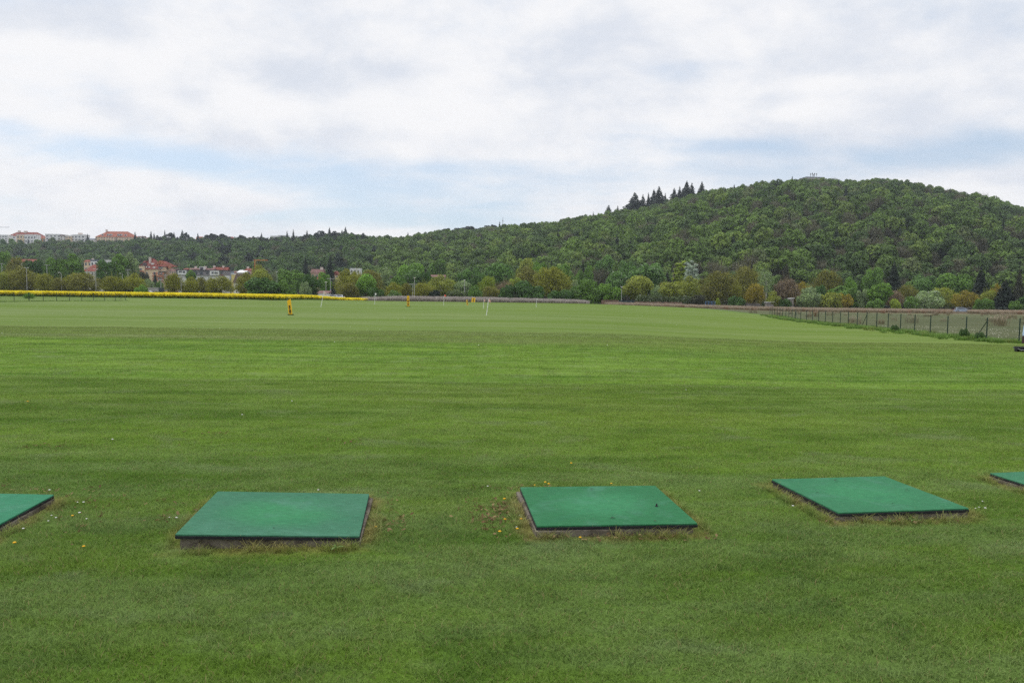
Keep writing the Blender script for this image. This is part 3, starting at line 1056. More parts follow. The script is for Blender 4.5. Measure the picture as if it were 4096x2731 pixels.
def build_protos():
    rng = np.random.default_rng(3)
    for i in range(3):      # dense round broadleaf, 10 x 11 m
        L = ellipsoid_lobes(rng, 22, 6.4, 5.0, 4.6, 1.65)
        V, F, r = crown_leaves(L, 5200, .27, rng)
        proto('round', 10, 11, V, F, r, trunk_mb(rng, 5.5, .32, L[1:9], 10).mesh('trunk', BARK, True))
    for i in range(2):
        L = ellipsoid_lobes(rng, 24, 6.4, 5.0, 4.6, 1.55)
        V, F, r = crown_leaves(L, 5200, .27, rng)
        proto('blossom', 10, 11, V, F, r, trunk_mb(rng, 5.5, .32, L[1:9], 10).mesh('trunk', BARK, True), BLOSSOM)
    for i in range(3):      # loosely leaved tree just budding, crown to the ground, 10 x 10 m
        L = ellipsoid_lobes(rng, 30, 5.3, 5.0, 4.9, 1.15)
        g = crown_leaves(L, 4600, .185, rng, .3, (.35, 1.1), 1.0)
        V, F, r = join_geo(g, twig_geo(rng, (0, 0, 3.4), (5.0, 5.0, 6.6), 750, .035))
        proto('airy', 10, 10.2, V, F, r, trunk_mb(rng, 4.2, .3, L[1:14], 10).mesh('trunk', BARK, True))
    for i in range(3):      # shrub, 6 x 4.5 m
        L = ellipsoid_lobes(rng, 18, 2.1, 3.0, 2.3, 1.0, -.9)
        V, F, r = crown_leaves(L, 3400, .19, rng)
        V[:, 2] = np.maximum(V[:, 2], .02)
        proto('shrub', 6, 4.4, V, F, r, trunk_mb(rng, 1.6, .12, L[1:8], 4, .5).mesh('trunk', BARK, True))
    for i in range(2):
        L = ellipsoid_lobes(rng, 18, 2.1, 3.0, 2.3, .95, -.9)
        V, F, r = crown_leaves(L, 3400, .17, rng)
        V[:, 2] = np.maximum(V[:, 2], .02)
        proto('white_shrub', 6, 4.4, V, F, r, trunk_mb(rng, 1.6, .12, L[1:8], 4, .5).mesh('trunk', BARK, True), BLOSSOM)
    for i in range(2):      # tall upright broadleaf, 6 x 13 m
        L = ellipsoid_lobes(rng, 26, 7.2, 3.0, 6.0, 1.35)
        V, F, r = crown_leaves(L, 4600, .26, rng)
        proto('tall', 6, 13, V, F, r, trunk_mb(rng, 8, .28, L[1:10], 12).mesh('trunk', BARK, True))
    for i in range(2):      # poplar: several steep plumes, 5 x 13 m
        L = []
        for k in range(5):
            a, q = rng.uniform(0, 6.28), rng.uniform(.5, 1.7)
            top = rng.uniform(9, 12.2)
            for z in np.linspace(2, top, 8):
                L.append(((math.cos(a) * q * (.5 + z / top * .6), math.sin(a) * q * (.5 + z / top * .6), z), 1.15 * (1.15 - .8 * z / top)))
        V, F, r = crown_leaves(L, 4200, .22, rng, .1)
        proto('poplar', 5.2, 12.8, V, F, r, trunk_mb(rng, 9, .25, L[5:12], 12).mesh('trunk', BARK, True))
    for i in range(2):      # spruce 8 x 13 m
        V, F, r = conifer_geo(rng, 13, 8, 4200, .34, 18, .22, .04)
        proto('spruce', 8, 13, V, F, r, trunk_mb(rng, 12.4, .24, [], 12, .1).mesh('trunk', BARK, True))
    for i in range(3):      # ragged fir for the skyline 8 x 15 m
        V, F, r = conifer_geo(rng, 16, 12, 3400, .55, 11, .42, .05, .12, 1.0)
        proto('fir', 8.5, 15, V, F, r, trunk_mb(rng, 14.6, .3, [], 12, .1).mesh('trunk', BARK, True))
    for i in range(2):      # slim spire 4 x 13 m
        V, F, r = conifer_geo(rng, 13, 5.5, 1700, .42, 12, .4, .06, .12, .95)
        proto('spire', 3.6, 13, V, F, r, trunk_mb(rng, 12.6, .22, [], 12, .1).mesh('trunk', BARK, True))
    for i in range(2):      # pine with flat tiers, 9 x 11 m
        L = []
        for z, q in ((6.0, 3.4), (7.6, 3.6), (9.2, 2.8), (10.3, 1.5)):
            for k in range(4):
                a = rng.uniform(0, 6.28)
                L.append(((math.cos(a) * q * .8, math.sin(a) * q * .8, z + rng.normal(0, .3)), 1.25))
        V, F, r = crown_leaves(L, 2400, .34, rng, .6)
        c = V.reshape(-1, 4, 3).mean(1)
        V[:, 2] = np.repeat(c[:, 2], 4) * .0 + V[:, 2]
        proto('pine', 9, 11.4, V, F, r, trunk_mb(rng, 9.5, .3, L[:10], 12).mesh('trunk', BARK, True))
    for i in range(2):      # bare tree, twigs only, 8 x 10 m
        L = ellipsoid_lobes(rng, 20, 6.0, 4.0, 4.0, 1.2)
        g1 = twig_geo(rng, (0, 0, 3.0), (4.0, 4.0, 7.0), 1700, .03)
        g2 = crown_leaves(L, 500, .12, rng, .2, (.6, 1.1), 1.0)
        V, F, r = join_geo(g1, g2)
        proto('bare', 8, 10, V, F, r, trunk_mb(rng, 5.2, .22, L[1:18], 10).mesh('trunk', BARK, True))
    L = ellipsoid_lobes(rng, 20, 6.4, 2.6, 4.0, 1.0)       # birch, thin crown over white limbs
    V, F, r = crown_leaves(L, 1500, .17, rng, .1, (.4, 1.1), 1.0)
    proto('birch', 5.4, 10.5, V, F, r, trunk_mb(rng, 7.5, .26, L[1:8], 10, .5).mesh('trunk', BIRCH, True))
    L = [((x, rng.normal(0, .25), rng.uniform(.8, 1.35)), rng.uniform(.75, 1.05)) for x in np.linspace(-8, 8, 40)]
    V, F, r = crown_leaves(L, 5200, .17, rng)
    V[:, 2] = np.maximum(V[:, 2], .02)
    proto('hedge', 17.5, 2.3, V, F, r, trunk_mb(rng, .8, .1, L[::4], 2).mesh('stems', BARK, True))
    proto('white_hedge', 17.5, 2.3, V, F, r, PROTO['hedge'][0][3], BLOSSOM)


build_protos()

TINT = {'OL': (.205, .218, .028), 'BR': (.170, .172, .036), 'MV': (.215, .165, .105), 'GR': (.105, .195, .034), 'DG': (.060, .125, .028),
        'FG': (.130, .245, .034), 'LM': (.220, .290, .034), 'GG': (.195, .265, .115), 'SV': (.33, .39, .31), 'CO': (.018, .030, .019), 'CB': (.040, .044, .022),
        'GY': (.150, .165, .090), 'OC': (.255, .215, .030), 'LO': (.220, .255, .042), 'HD': (.075, .105, .036), 'CH': (.095, .180, .045), 'PU': (.050, .056, .031)}
COUNT = {}


def plant(kind, name, cat, px, top, wpx, d, tint, label, group=None, zb=None):
    """one tree or shrub: trunk and crown under an empty at its foot"""
    q = W(px, top, d)
    z0 = float(G(q.x, d)) if zb is None else zb
    h, w = q.z - z0, wpx * d / FPX
    k = COUNT.get(kind, 0)
    COUNT[kind] = k + 1
    pw, ph, lm, tm = PROTO[kind][k % len(PROTO[kind])]
    rz = 0 if 'hedge' in kind else random.uniform(0, 6.28)
    t = thing(name, label, cat, (q.x, d, z0), rz, group)
    s = (w / pw, w / pw, h / ph)
    link('trunk' if 'hedge' not in kind else 'stems', tm, t, scale=s)
    c = link('crown' if cat == 'tree' else 'foliage', lm, t, scale=s)
    f = random.uniform(.98, 1.22)
    c.color = (*[v * f for v in TINT[tint]], 1)
    return t


G1 = 'trees in the belt between the range and the town'
G2 = 'shrubs along the back of the range'
BELT = [
 # kind, px, top, width, distance, tint, label
 ('airy', 10, 1088, 52, 255, 'LO', 'lime green budding tree behind the rapeseed at the left edge of the picture'),
 ('airy', 50, 1082, 80, 264, 'OL', 'olive tree between the lime edge tree and the orange-brown one, behind the rapeseed'),
 ('airy', 90, 1068, 104, 258, 'BR', 'orange-brown budding tree behind the double-headed lamp post, over the rapeseed'),
 ('airy', 183, 1095, 78, 256, 'OL', 'olive-yellow tree right of the orange-brown one at the rapeseed edge'),
 ('airy', 238, 1110, 62, 255, 'BR', 'low brown-olive tree beneath the small curved lamp post'),
 ('airy', 290, 1094, 74, 259, 'OL', 'olive tree just left of the big brown budding tree by the rapeseed'),
 ('airy', 340, 1092, 112, 256, 'BR', 'big brown budding tree under the lamp post beside the pink blossom'),
 ('airy', 452, 1104, 98, 255, 'OL', 'broad olive tree in front of the tall green poplars'),
 ('airy', 532, 1095, 84, 260, 'OL', 'olive tree with yellowish top left of the cream red-roofed villa'),
 ('shrub', 562, 1140, 54, 252, 'FG', 'small fresh green bush at the rapeseed edge below the red-roofed villa'),
 ('round', 145, 1042, 86, 345, 'DG', 'dark olive tree under the red roof at far left'),
 ('airy', 62, 1030, 84, 350, 'BR', 'tall brownish tree beside the orange roof at far left'),
 ('round', 220, 1033, 74, 340, 'GR', 'tall green tree with a pale bare trunk, left of the pink roof'),
 ('tall', 290, 1017, 80, 352, 'GR', 'tall rounded green tree left of the white block with grey roof'),
 ('round', 418, 1042, 64, 345, 'DG', 'dark green round tree in front of the white block with grey roof'),
 ('tall', 478, 1018, 58, 348, 'GR', 'left one of the two tall poplars beside the villa'),
 ('tall', 520, 1012, 56, 352, 'GG', 'right, paler one of the two tall poplars beside the villa'),
 ('round', 8, 1008, 54, 420, 'FG', 'fresh green tree at the left edge, above the orange roof'),
 ('round', 575, 1088, 50, 400, 'PU', 'dark purple-leaved tree against the cream villa wall'),
 ('shrub', 620, 1100, 22, 430, 'CO', 'small dark conifer-like bush before the villa balconies'),
 ('shrub', 592, 1117, 38, 380, 'GG', 'grey-green bush on the bank under the villa'),
 ('shrub', 637, 1124, 34, 370, 'GR', 'green bush on the bank beside the tall white pole'),
 ('shrub', 320, 1098, 30, 300, 'MV', 'pink blossoming shrub behind the big brown tree'),
 ('airy', 698, 1092, 64, 256, 'OL', 'upright olive tree right of the grey retaining wall'),
 ('airy', 760, 1108, 62, 258, 'OL', 'olive tree below the white part of the modern building'),
 ('airy', 805, 1110, 60, 262, 'BR', 'brown budding tree below the grey modern building'),
 ('airy', 884, 1105, 100, 257, 'OL', 'broad brownish olive tree left of the yellow house'),
 ('tall', 764, 1082, 36, 400, 'GR', 'slim green tree standing in front of the grey modern building'),
 ('bare', 838, 1106, 34, 268, 'GY', 'thin leafless tree before the modern building'),
 ('airy', 980, 1090, 70, 266, 'OL', 'olive tree beside the dark brown gable roof'),
 ('round', 1040, 1077, 80, 285, 'LO', 'light green round tree above the dark wide bush'),
 ('airy', 1036, 1060, 64, 335, 'OL', 'olive tree top under the orange tower crane'),
 ('shrub', 1054, 1112, 128, 252, 'DG', 'wide dark green bush behind the first yellow number board'),
 ('shrub', 1144, 1122, 76, 253, 'GR', 'dense green bush right of the wide dark bush'),
 ('round', 1165, 1078, 94, 300, 'GR', 'round green tree behind the lamp post right of the crane'),
 ('airy', 1243, 1096, 80, 262, 'DG', 'dark green tree left of the white shed'),
 ('shrub', 1220, 1128, 44, 252, 'GG', 'pale green upright bush left of the white shed'),
 ('bare', 1105, 1074, 64, 340, 'GY', 'grey leafless tree behind the lamp post right of the crane'),
 ('spruce', 1222, 1035, 48, 420, 'CO', 'dark tall conifer left of the red-brown roofs'),
 ('spruce', 1150, 1072, 36, 425, 'CB', 'small dark conifer among the roofs right of the crane'),
 ('round', 1300, 1090, 50, 292, 'FG', 'bright green tree right of the small orange roof'),
 ('spruce', 1320, 1030, 58, 405, 'CO', 'broad dark conifer between the two red gables'),
 ('airy', 1388, 1078, 90, 272, 'OL', 'yellow-olive tree left of the fresh green oval tree'),
 ('airy', 1480, 1080, 108, 278, 'BR', 'big brown tree behind the fresh green oval tree'),
 ('round', 1463, 1096, 70, 255, 'FG', 'fresh green oval tree standing in front of a brown one'),
 ('airy', 1390, 1130, 84, 251, 'BR', 'low brownish thicket behind the end of the rapeseed band'),
 ('tall', 1533, 1075, 78, 302, 'GG', 'grey-green birch-like tree right of the big brown tree'),
 ('blossom', 1658, 1080, 84, 292, 'CH', 'chestnut tree in white blossom behind the two thin lamp posts'),
 ('round', 1708, 1088, 44, 288, 'DG', 'dark tree adjoining the blossoming chestnut on its right'),
 ('round', 1592, 1105, 58, 283, 'GR', 'green tree below left of the blossoming chestnut'),
 ('airy', 1578, 1130, 68, 256, 'OL', 'olive thicket above the white flowering bush behind the reeds'),
 ('airy', 1627, 1133, 48, 257, 'BR', 'brown thicket beside the two thin lamp posts'),
 ('airy', 1693, 1131, 84, 254, 'OL', 'wide olive thicket behind the 100 board and the reeds'),
 ('airy', 1764, 1101, 108, 263, 'LO', 'large light yellow-green tree above the ivy mound'),
 ('blossom', 1847, 1124, 62, 264, 'GG', 'whitish green tree left of the grey pole behind the reeds'),
 ('white_shrub', 1578, 1161, 50, 246, 'GR', 'white flowering bush just behind the reeds'),
 ('shrub', 1740, 1160, 38, 243, 'CO', 'small very dark bush left of the ivy mound'),
 ('shrub', 1825, 1161, 100, 244, 'HD', 'low ivy-covered mound behind the reeds'),
 ('round', 1650, 1055, 104, 385, 'FG', 'domed bright green tree at the hill foot above the chestnut'),
 ('round', 1747, 1038, 74, 430, 'GR', 'round green tree at the hill foot right of the domed one'),
 ('tall', 1862, 1078, 54, 300, 'CH', 'dark green upright tree left of the big domed tree'),
 ('tall', 1912, 1072, 60, 306, 'CH', 'second upright green tree, touching the big domed tree'),
 ('round', 1992, 1056, 110, 312, 'CH', 'big domed green tree in front of the brown wood'),
 ('airy', 1950, 1106, 68, 264, 'LM', 'lime yellow tree in front of the big domed green tree'),
 ('shrub', 1898, 1142, 54, 250, 'GR', 'green bush above the tilted 200 board'),
 ('bare', 2022, 1120, 96, 264, 'MV', 'brown leafless thicket left of the broad green bush'),
 ('airy', 1965, 1145, 80, 255, 'BR', 'grey-brown thicket behind the white flag poles'),
 ('shrub', 2030, 1140, 54, 249, 'DG', 'dark bush behind a gap in the reeds'),
 ('round', 2062, 1112, 60, 272, 'LM', 'lime tree top left of the big walnut trees'),
 ('shrub', 2112, 1125, 122, 252, 'DG', 'broad dark green bush below the walnut trees'),
 ('airy', 2115, 1070, 116, 278, 'BR', 'brown walnut tree behind the broad dark bush'),
 ('airy', 2212, 1070, 146, 262, 'OL', 'tallest olive walnut tree at the middle of the belt'),
 ('round', 2153, 1050, 60, 332, 'FG', 'green treetop showing above between the two walnut trees'),
 ('round', 2100, 1035, 66, 360, 'LO', 'light green rounded tree up behind the brown walnut'),
 ('round', 2250, 1058, 90, 312, 'GR', 'green tree behind the tallest olive walnut'),
 ('shrub', 2350, 1117, 112, 248, 'GR', 'dark hemispherical bush at the right end of the reeds'),
 ('shrub', 2428, 1136, 92, 251, 'FG', 'lighter bush leaning against the dark hemispherical one'),
 ('tall', 2422, 1024, 66, 382, 'CH', 'tall dark chestnut at the hill foot behind the rounded chestnut'),
 ('blossom', 2468, 1087, 90, 300, 'CH', 'rounded chestnut in blossom behind the lone grey pole'),
 ('white_shrub', 2302, 1120, 40, 277, 'GG', 'pale blossoming tree right of the tallest walnut'),
 ('round', 2315, 1083, 40, 332, 'GR', 'small green treetop above the pale blossoming tree'),
 ('round', 2352, 1063, 40, 352, 'GR', 'green treetop left of the tall dark chestnut'),
 ('round', 2553, 1104, 100, 252, 'LO', 'yellow-green round tree left of the long hedge'),
 ('blossom', 2588, 1055, 110, 296, 'CH', 'large chestnut behind the yellow-green round tree'),
 ('round', 2513, 1045, 60, 322, 'CH', 'green treetop left of the large chestnut'),
 ('poplar', 2697, 1046, 58, 330, 'LM', 'light green plumed poplar left of the silvery one'),
 ('poplar', 2766, 1046, 60, 324, 'SV', 'silvery white poplar in front of the wooded hill'),
 ('spruce', 2670, 1092, 62, 305, 'CO', 'dark conifer below the light green poplar'),
 ('airy', 2655, 1128, 54, 272, 'BR', 'orange tinted tree above the long hedge'),
 ('round', 2690, 1130, 90, 257, 'LO', 'green tree rising behind the middle of the long hedge'),
 ('airy', 2757, 1106, 106, 266, 'LO', 'light olive tree below the silvery poplar'),
 ('white_hedge', 2655, 1181, 222, 242, 'HD', 'long dark clipped hedge flecked with white blossom'),
 ('airy', 2872, 1086, 136, 254, 'BR', 'big round brown tree behind the blue frame'),
 ('airy', 2988, 1065, 120, 270, 'BR', 'tall brown-olive tree left of the white birch'),
 ('airy', 2945, 1125, 44, 257, 'OL', 'narrow olive tree between the two big brown trees'),
 ('airy', 3020, 1135, 74, 250, 'OC', 'yellow-ochre tree at the foot of the white birch'),
 ('birch', 3068, 1080, 58, 258, 'GG', 'birch with white trunk and limbs and thin foliage'),
 ('shrub', 2950, 1185, 64, 243, 'DG', 'dark bush under the narrow olive tree'),
 ('shrub', 2871, 1192, 26, 241, 'LM', 'small bright green bush beside the blue frame'),
 ('shrub', 2790, 1180, 66, 242, 'PU', 'dark brownish bush left of the blue frame'),
 ('shrub', 2625, 1145, 56, 268, 'GG', 'pale green bush behind the long hedge'),
 ('spruce', 3145, 1066, 88, 302, 'CB', 'dark brownish conifer right of the birch'),
 ('airy', 3150, 1114, 92, 258, 'MV', 'mauve-brown budding tree below the dark conifer'),
 ('airy', 3208, 1128, 78, 263, 'OC', 'ochre tree right of the mauve-brown one'),
 ('airy', 3307, 1081, 116, 276, 'BR', 'broad reddish-brown tree above the grey willows'),
 ('shrub', 3240, 1150, 100, 246, 'GG', 'silvery green willow bush at the edge of the waste ground'),
 ('shrub', 3322, 1170, 78, 245, 'LO', 'yellowish willow bush right of the silvery one'),
 ('round', 3282, 1142, 54, 262, 'DG', 'dark green tree between the willows and the reddish tree'),
 ('shrub', 3375, 1145, 126, 257, 'GR', 'broad green bush behind the ochre one, right of the willows'),
 ('shrub', 3375, 1174, 60, 245, 'OC', 'low ochre bush right of the yellowish willow'),
 ('round', 3405, 1110, 46, 302, 'FG', 'fresh green small tree above the broad green bush'),
 ('shrub', 3455, 1158, 50, 254, 'GG', 'pale feathery bush left of the bright green tree'),
 ('round', 3517, 1133, 86, 249, 'FG', 'bright green leafy tree before the left dark spruce'),
 ('shrub', 3503, 1195, 64, 243, 'GR', 'low bush at the foot of the bright green leafy tree'),
 ('round', 3500, 1072, 76, 322, 'GR', 'round green tree left of the spruce at the hill foot'),
 ('spruce', 3577, 1060, 92, 275, 'CO', 'broad dark spruce standing alone, left of the car'),
 ('shrub', 3093, 1165, 56, 245, 'LO', 'light bush at the foot of the birch'),
 ('shrub', 3142, 1195, 40, 243, 'DG', 'dark low bush under the mauve-brown tree'),
 ('airy', 3630, 1138, 72, 261, 'BR', 'orange-brown tree right of the lone spruce'),
 ('round', 3687, 1103, 100, 288, 'CH', 'big round green tree behind the white flecked bush'),
 ('white_shrub', 3722, 1163, 116, 248, 'GG', 'large grey-green bush flecked with white flowers'),
 ('airy', 3866, 1163, 92, 256, 'OC', 'ochre tree directly behind the parked car'),
 ('airy', 3778, 1151, 96, 267, 'LO', 'pale olive tree between the white flecked bush and the ochre tree'),
 ('round', 3818, 1096, 130, 302, 'GR', 'wide green tree behind the car at the hill foot'),
 ('spruce', 3925, 1076, 86, 266, 'CO', 'dark spruce right behind the parked car'),
 ('spruce', 4022, 1123, 92, 250, 'CO', 'dark spruce at the right, lower and nearer than its neighbours'),
 ('spruce', 4080, 1081, 58, 260, 'CB', 'dark brownish spruce cut by the right edge of the picture'),
 ('airy', 3957, 1160, 66, 255, 'LO', 'yellow-green tree between the spruces at the right'),
 ('shrub', 3930, 1194, 70, 247, 'GR', 'green bush at the feet of the right spruces'),
 ('shrub', 4062, 1203, 46, 244, 'GR', 'green bush in front of the spruce cut by the right edge'),
 ('airy', 3990, 1136, 46, 266, 'OC', 'yellow treetop between two dark spruces'),
 ('white_shrub', 3646, 1186, 50, 245, 'GR', 'small white flowering bush below the orange-brown tree'),
 ('shrub', 3582, 1196, 36, 243, 'LM', 'small lime bush at the edge of the waste ground'),
 ('airy', 3580, 1163, 72, 253, 'MV', 'purplish brown bush below the lone spruce'),
 ('shrub', 1160, 1150, 70, 262, 'DG', 'dark undergrowth bush right of the 50 board'),
 ('shrub', 1010, 1140, 60, 258, 'GR', 'green bush left of the 50 board behind the rapeseed'),
 ('shrub', 1500, 1150, 60, 249, 'DG', 'dark bush behind the white flag and the reeds'),
 ('shrub', 2240, 1160, 110, 247, 'DG', 'dark bush in the shade of the tallest walnut'),
 ('airy', 1425, 1084, 60, 300, 'OL', 'olive treetop in front of the white modern house at the foot of the wood'),
 ('shrub', 4128, 1170, 90, 249, 'DG', 'dark bush at the right border of the picture'),
]
for kind, px, top, w, d, tint, label in BELT:
    tree = kind not in ('shrub', 'white_shrub', 'hedge', 'white_hedge')
    nm = {'spruce': 'spruce_tree', 'birch': 'birch_tree', 'poplar': 'poplar_tree', 'bare': 'bare_tree', 'blossom': 'chestnut_tree',
          'shrub': 'shrub', 'white_shrub': 'flowering_shrub', 'white_hedge': 'hedge'}.get(kind, 'broadleaf_tree')
    w *= 1.3 if kind == 'spruce' else 1.0
    plant(kind, nm, 'tree' if tree else ('hedge' if 'hedge' in kind else 'shrub'), px, top, w, d, tint, label, G1 if tree else G2)

plant('bare', 'young_bush', 'shrub', 116, 1168, 44, 90.5, 'GR', 'small sparse bush growing at the wire fence on the left')
for px, Y, hgt, lab in ((3585, 50.6, .62, 'green weed tuft at the fence beside the inner braced post'), (3864, 42.0, .7, 'dark green weed clump behind a fence post near the car'),
                        (3928, 39.0, .6, 'weed clump at the foot of the near fence brace')):
    p = ground_at(px, Y)
    q = CAM + (Vector((p.x, p.y, p.z + hgt)) - CAM)
    t = thing('weed_clump', lab, 'plant', p)
    pw, ph, lm, tm = PROTO['shrub'][1]
    link('stems', tm, t, scale=(.08, .08, .75 * hgt / ph))
    c = link('foliage', lm, t, scale=(.08, .08, .75 * hgt / ph))
    c.color = (.07, .135, .04, 1)

# conifers and pines along the skyline: kind, px, top, width, label
RIDGE = [
 ('fir', 2435, 823, 32, 'lowest ragged fir on the left shoulder of the round hill'), ('spire', 2471, 825, 16, 'thin bare conifer beside the lowest ragged fir'),
 ('fir', 2540, 776, 60, 'broadest dark fir at the left of the skyline clump'), ('spire', 2572, 781, 26, 'slim fir touching the broadest dark fir'),
 ('spire', 2594, 776, 18, 'narrow fir between the two big skyline fir clumps'), ('fir', 2616, 763, 36, 'left fir of the close middle pair on the hill shoulder'),
 ('fir', 2636, 750, 40, 'taller right fir of the close middle pair on the hill shoulder'), ('spire', 2661, 775, 16, 'small fir at the right foot of the middle pair'),
 ('fir', 2697, 757, 32, 'compact fir left of the highest firs'), ('spire', 2719, 749, 22, 'sparse spire fir left of the highest firs'),
 ('fir', 2747, 729, 42, 'highest dark fir on the hill shoulder'), ('spire', 2768, 735, 28, 'fir leaning on the highest dark fir'),
 ('fir', 2808, 729, 28, 'last single fir before the rounded hilltop'), ('spire', 3690, 738, 26, 'conifer top on the right slope of the round hill')]
GR_ = 'firs on the hill skyline'
for kind, px, top, w, lab in RIDGE:
    d = float(CREST(px)) - 12
    q = W(px, top, d)
    h = {'fir': 17, 'spire': 15}[kind]
    plant(kind, 'fir_tree', 'tree', px, top, w * 1.95, d, 'CO', lab, GR_, zb=min(float(hill_z(px, d)), q.z - h))
RIDGE2 = [
 ('spire', 350, 937, 14, 'slim conifer between the white block and the big red roof'), ('spire', 540, 930, 15, 'first conifer right of the big red roof'),
 ('spire', 571, 943, 13, 'shorter conifer beside the cream house right of the big red roof'), ('spire', 604, 928, 15, 'left conifer of the pair before the wooded ridge'),
 ('spire', 616, 934, 14, 'right conifer of the pair before the wooded ridge'), ('spire', 659, 922, 11, 'thin conifer at the start of the pine ridge'),
 ('pine', 678, 931, 20, 'small pine beside the thin conifer at the start of the pine ridge'), ('spire', 696, 930, 14, 'rounded conifer left of the tallest one on the pine ridge'),
 ('fir', 729, 922, 22, 'tallest pointed conifer on the left ridge'), ('pine', 746, 931, 14, 'lean pine right of the tallest pointed conifer'),
 ('spire', 791, 935, 14, 'conifer above the small red roof on the ridge'), ('pine', 836, 940, 26, 'spreading pine left of the long red roof'),
 ('pine', 854, 935, 26, 'taller spreading pine left of the long red roof'), ('pine', 881, 936, 30, 'flat-topped pine touching the long red roof'),
 ('pine', 968, 941, 22, 'lone pine right of the long red roof'), ('spire', 1046, 933, 14, 'pointed conifer left of the white ridge flats'),
 ('spire', 1148, 926, 14, 'conifer between the white ridge flats'), ('spire', 1173, 919, 13, 'high thin conifer above the white ridge flats'),
 ('spire', 1228, 923, 16, 'open spire conifer right of the white ridge flats'), ('pine', 1281, 924, 26, 'pine above the small cream ridge house'),
 ('fir', 1318, 913, 20, 'ragged conifer left of the pair of dark firs'), ('fir', 1368, 922, 20, 'lower fir of the pair by the white ridge house'),
 ('fir', 1382, 911, 22, 'higher fir of the pair by the white ridge house'), ('spire', 1632, 931, 13, 'pointed conifer in the dip of the ridge'),
 ('pine', 1788, 914, 26, 'first pine of the dark pine row climbing to the hill'), ('pine', 1827, 913, 26, 'second pine of the dark pine row'),
 ('pine', 1852, 910, 34, 'broad pine in the dark pine row'), ('pine', 1880, 906, 32, 'highest broad pine of the dark pine row'), ('pine', 1908, 914, 26, 'pine at the right end of the dark pine row'),
 ('pine', 1948, 903, 26, 'pine left of the mast with a flat top'), ('pine', 1975, 899, 20, 'small pine close to the left of the mast'),
 ('spire', 1999, 888, 13, 'pointed conifer beside the thin mast'), ('pine', 2020, 899, 18, 'small pine just right of the thin mast')]
for kind, px, top, w, lab in RIDGE2:
    d = float(CREST(px)) - 16
    q = W(px, top, d)
    plant(kind, 'pine_tree' if kind == 'pine' else 'conifer_tree', 'tree', px, top, w * 1.7, d, 'CO', lab, 'conifers along the far ridge',
          zb=min(float(hill_z(px, d)), q.z - (11 if kind == 'pine' else 15)))


for px, top, w, tint, lab in ((12, 957, 26, 'DG', 'tree before the white block cut by the left edge on the ridge'), (48, 955, 24, 'GR', 'tree before the left end of the long red hip roof on the ridge'),
                              (84, 960, 22, 'DG', 'tree before the cream flat-roofed house on the ridge'), (112, 953, 14, 'CO', 'pointed dark tree before the white stepped house on the ridge'),
                              (150, 959, 26, 'GR', 'tree before the low ochre house on the ridge'), (205, 956, 24, 'DG', 'tree before the largest white block on the ridge'),
                              (236, 951, 18, 'GY', 'thin grey tree at the right corner of the largest white block'), (268, 958, 24, 'DG', 'tree before the cream stepped block on the ridge'),
                              (312, 955, 24, 'GY', 'grey-green tree before the white block with a roof hut'), (360, 961, 26, 'DG', 'tree left of the very large red-roofed building'),
                              (413, 958, 14, 'CO', 'dark conifer before the left part of the very large red-roofed building'), (464, 946, 13, 'CO', 'dark conifer before the middle of the very large red-roofed building'),
                              (440, 963, 30, 'GR', 'wide tree under the very large red-roofed building'), (500, 962, 26, 'GY', 'greyish tree under the right end of the very large red-roofed building')):
    d = float(CREST(px)) - 34
    q = W(px, top, d)
    plant('spire' if tint == 'CO' else 'bare' if tint == 'GY' else 'round', 'ridge_tree', 'tree', px, top, w, d, tint, lab, 'trees before the ridge houses', zb=min(float(hill_z(px, d)), q.z - 9))


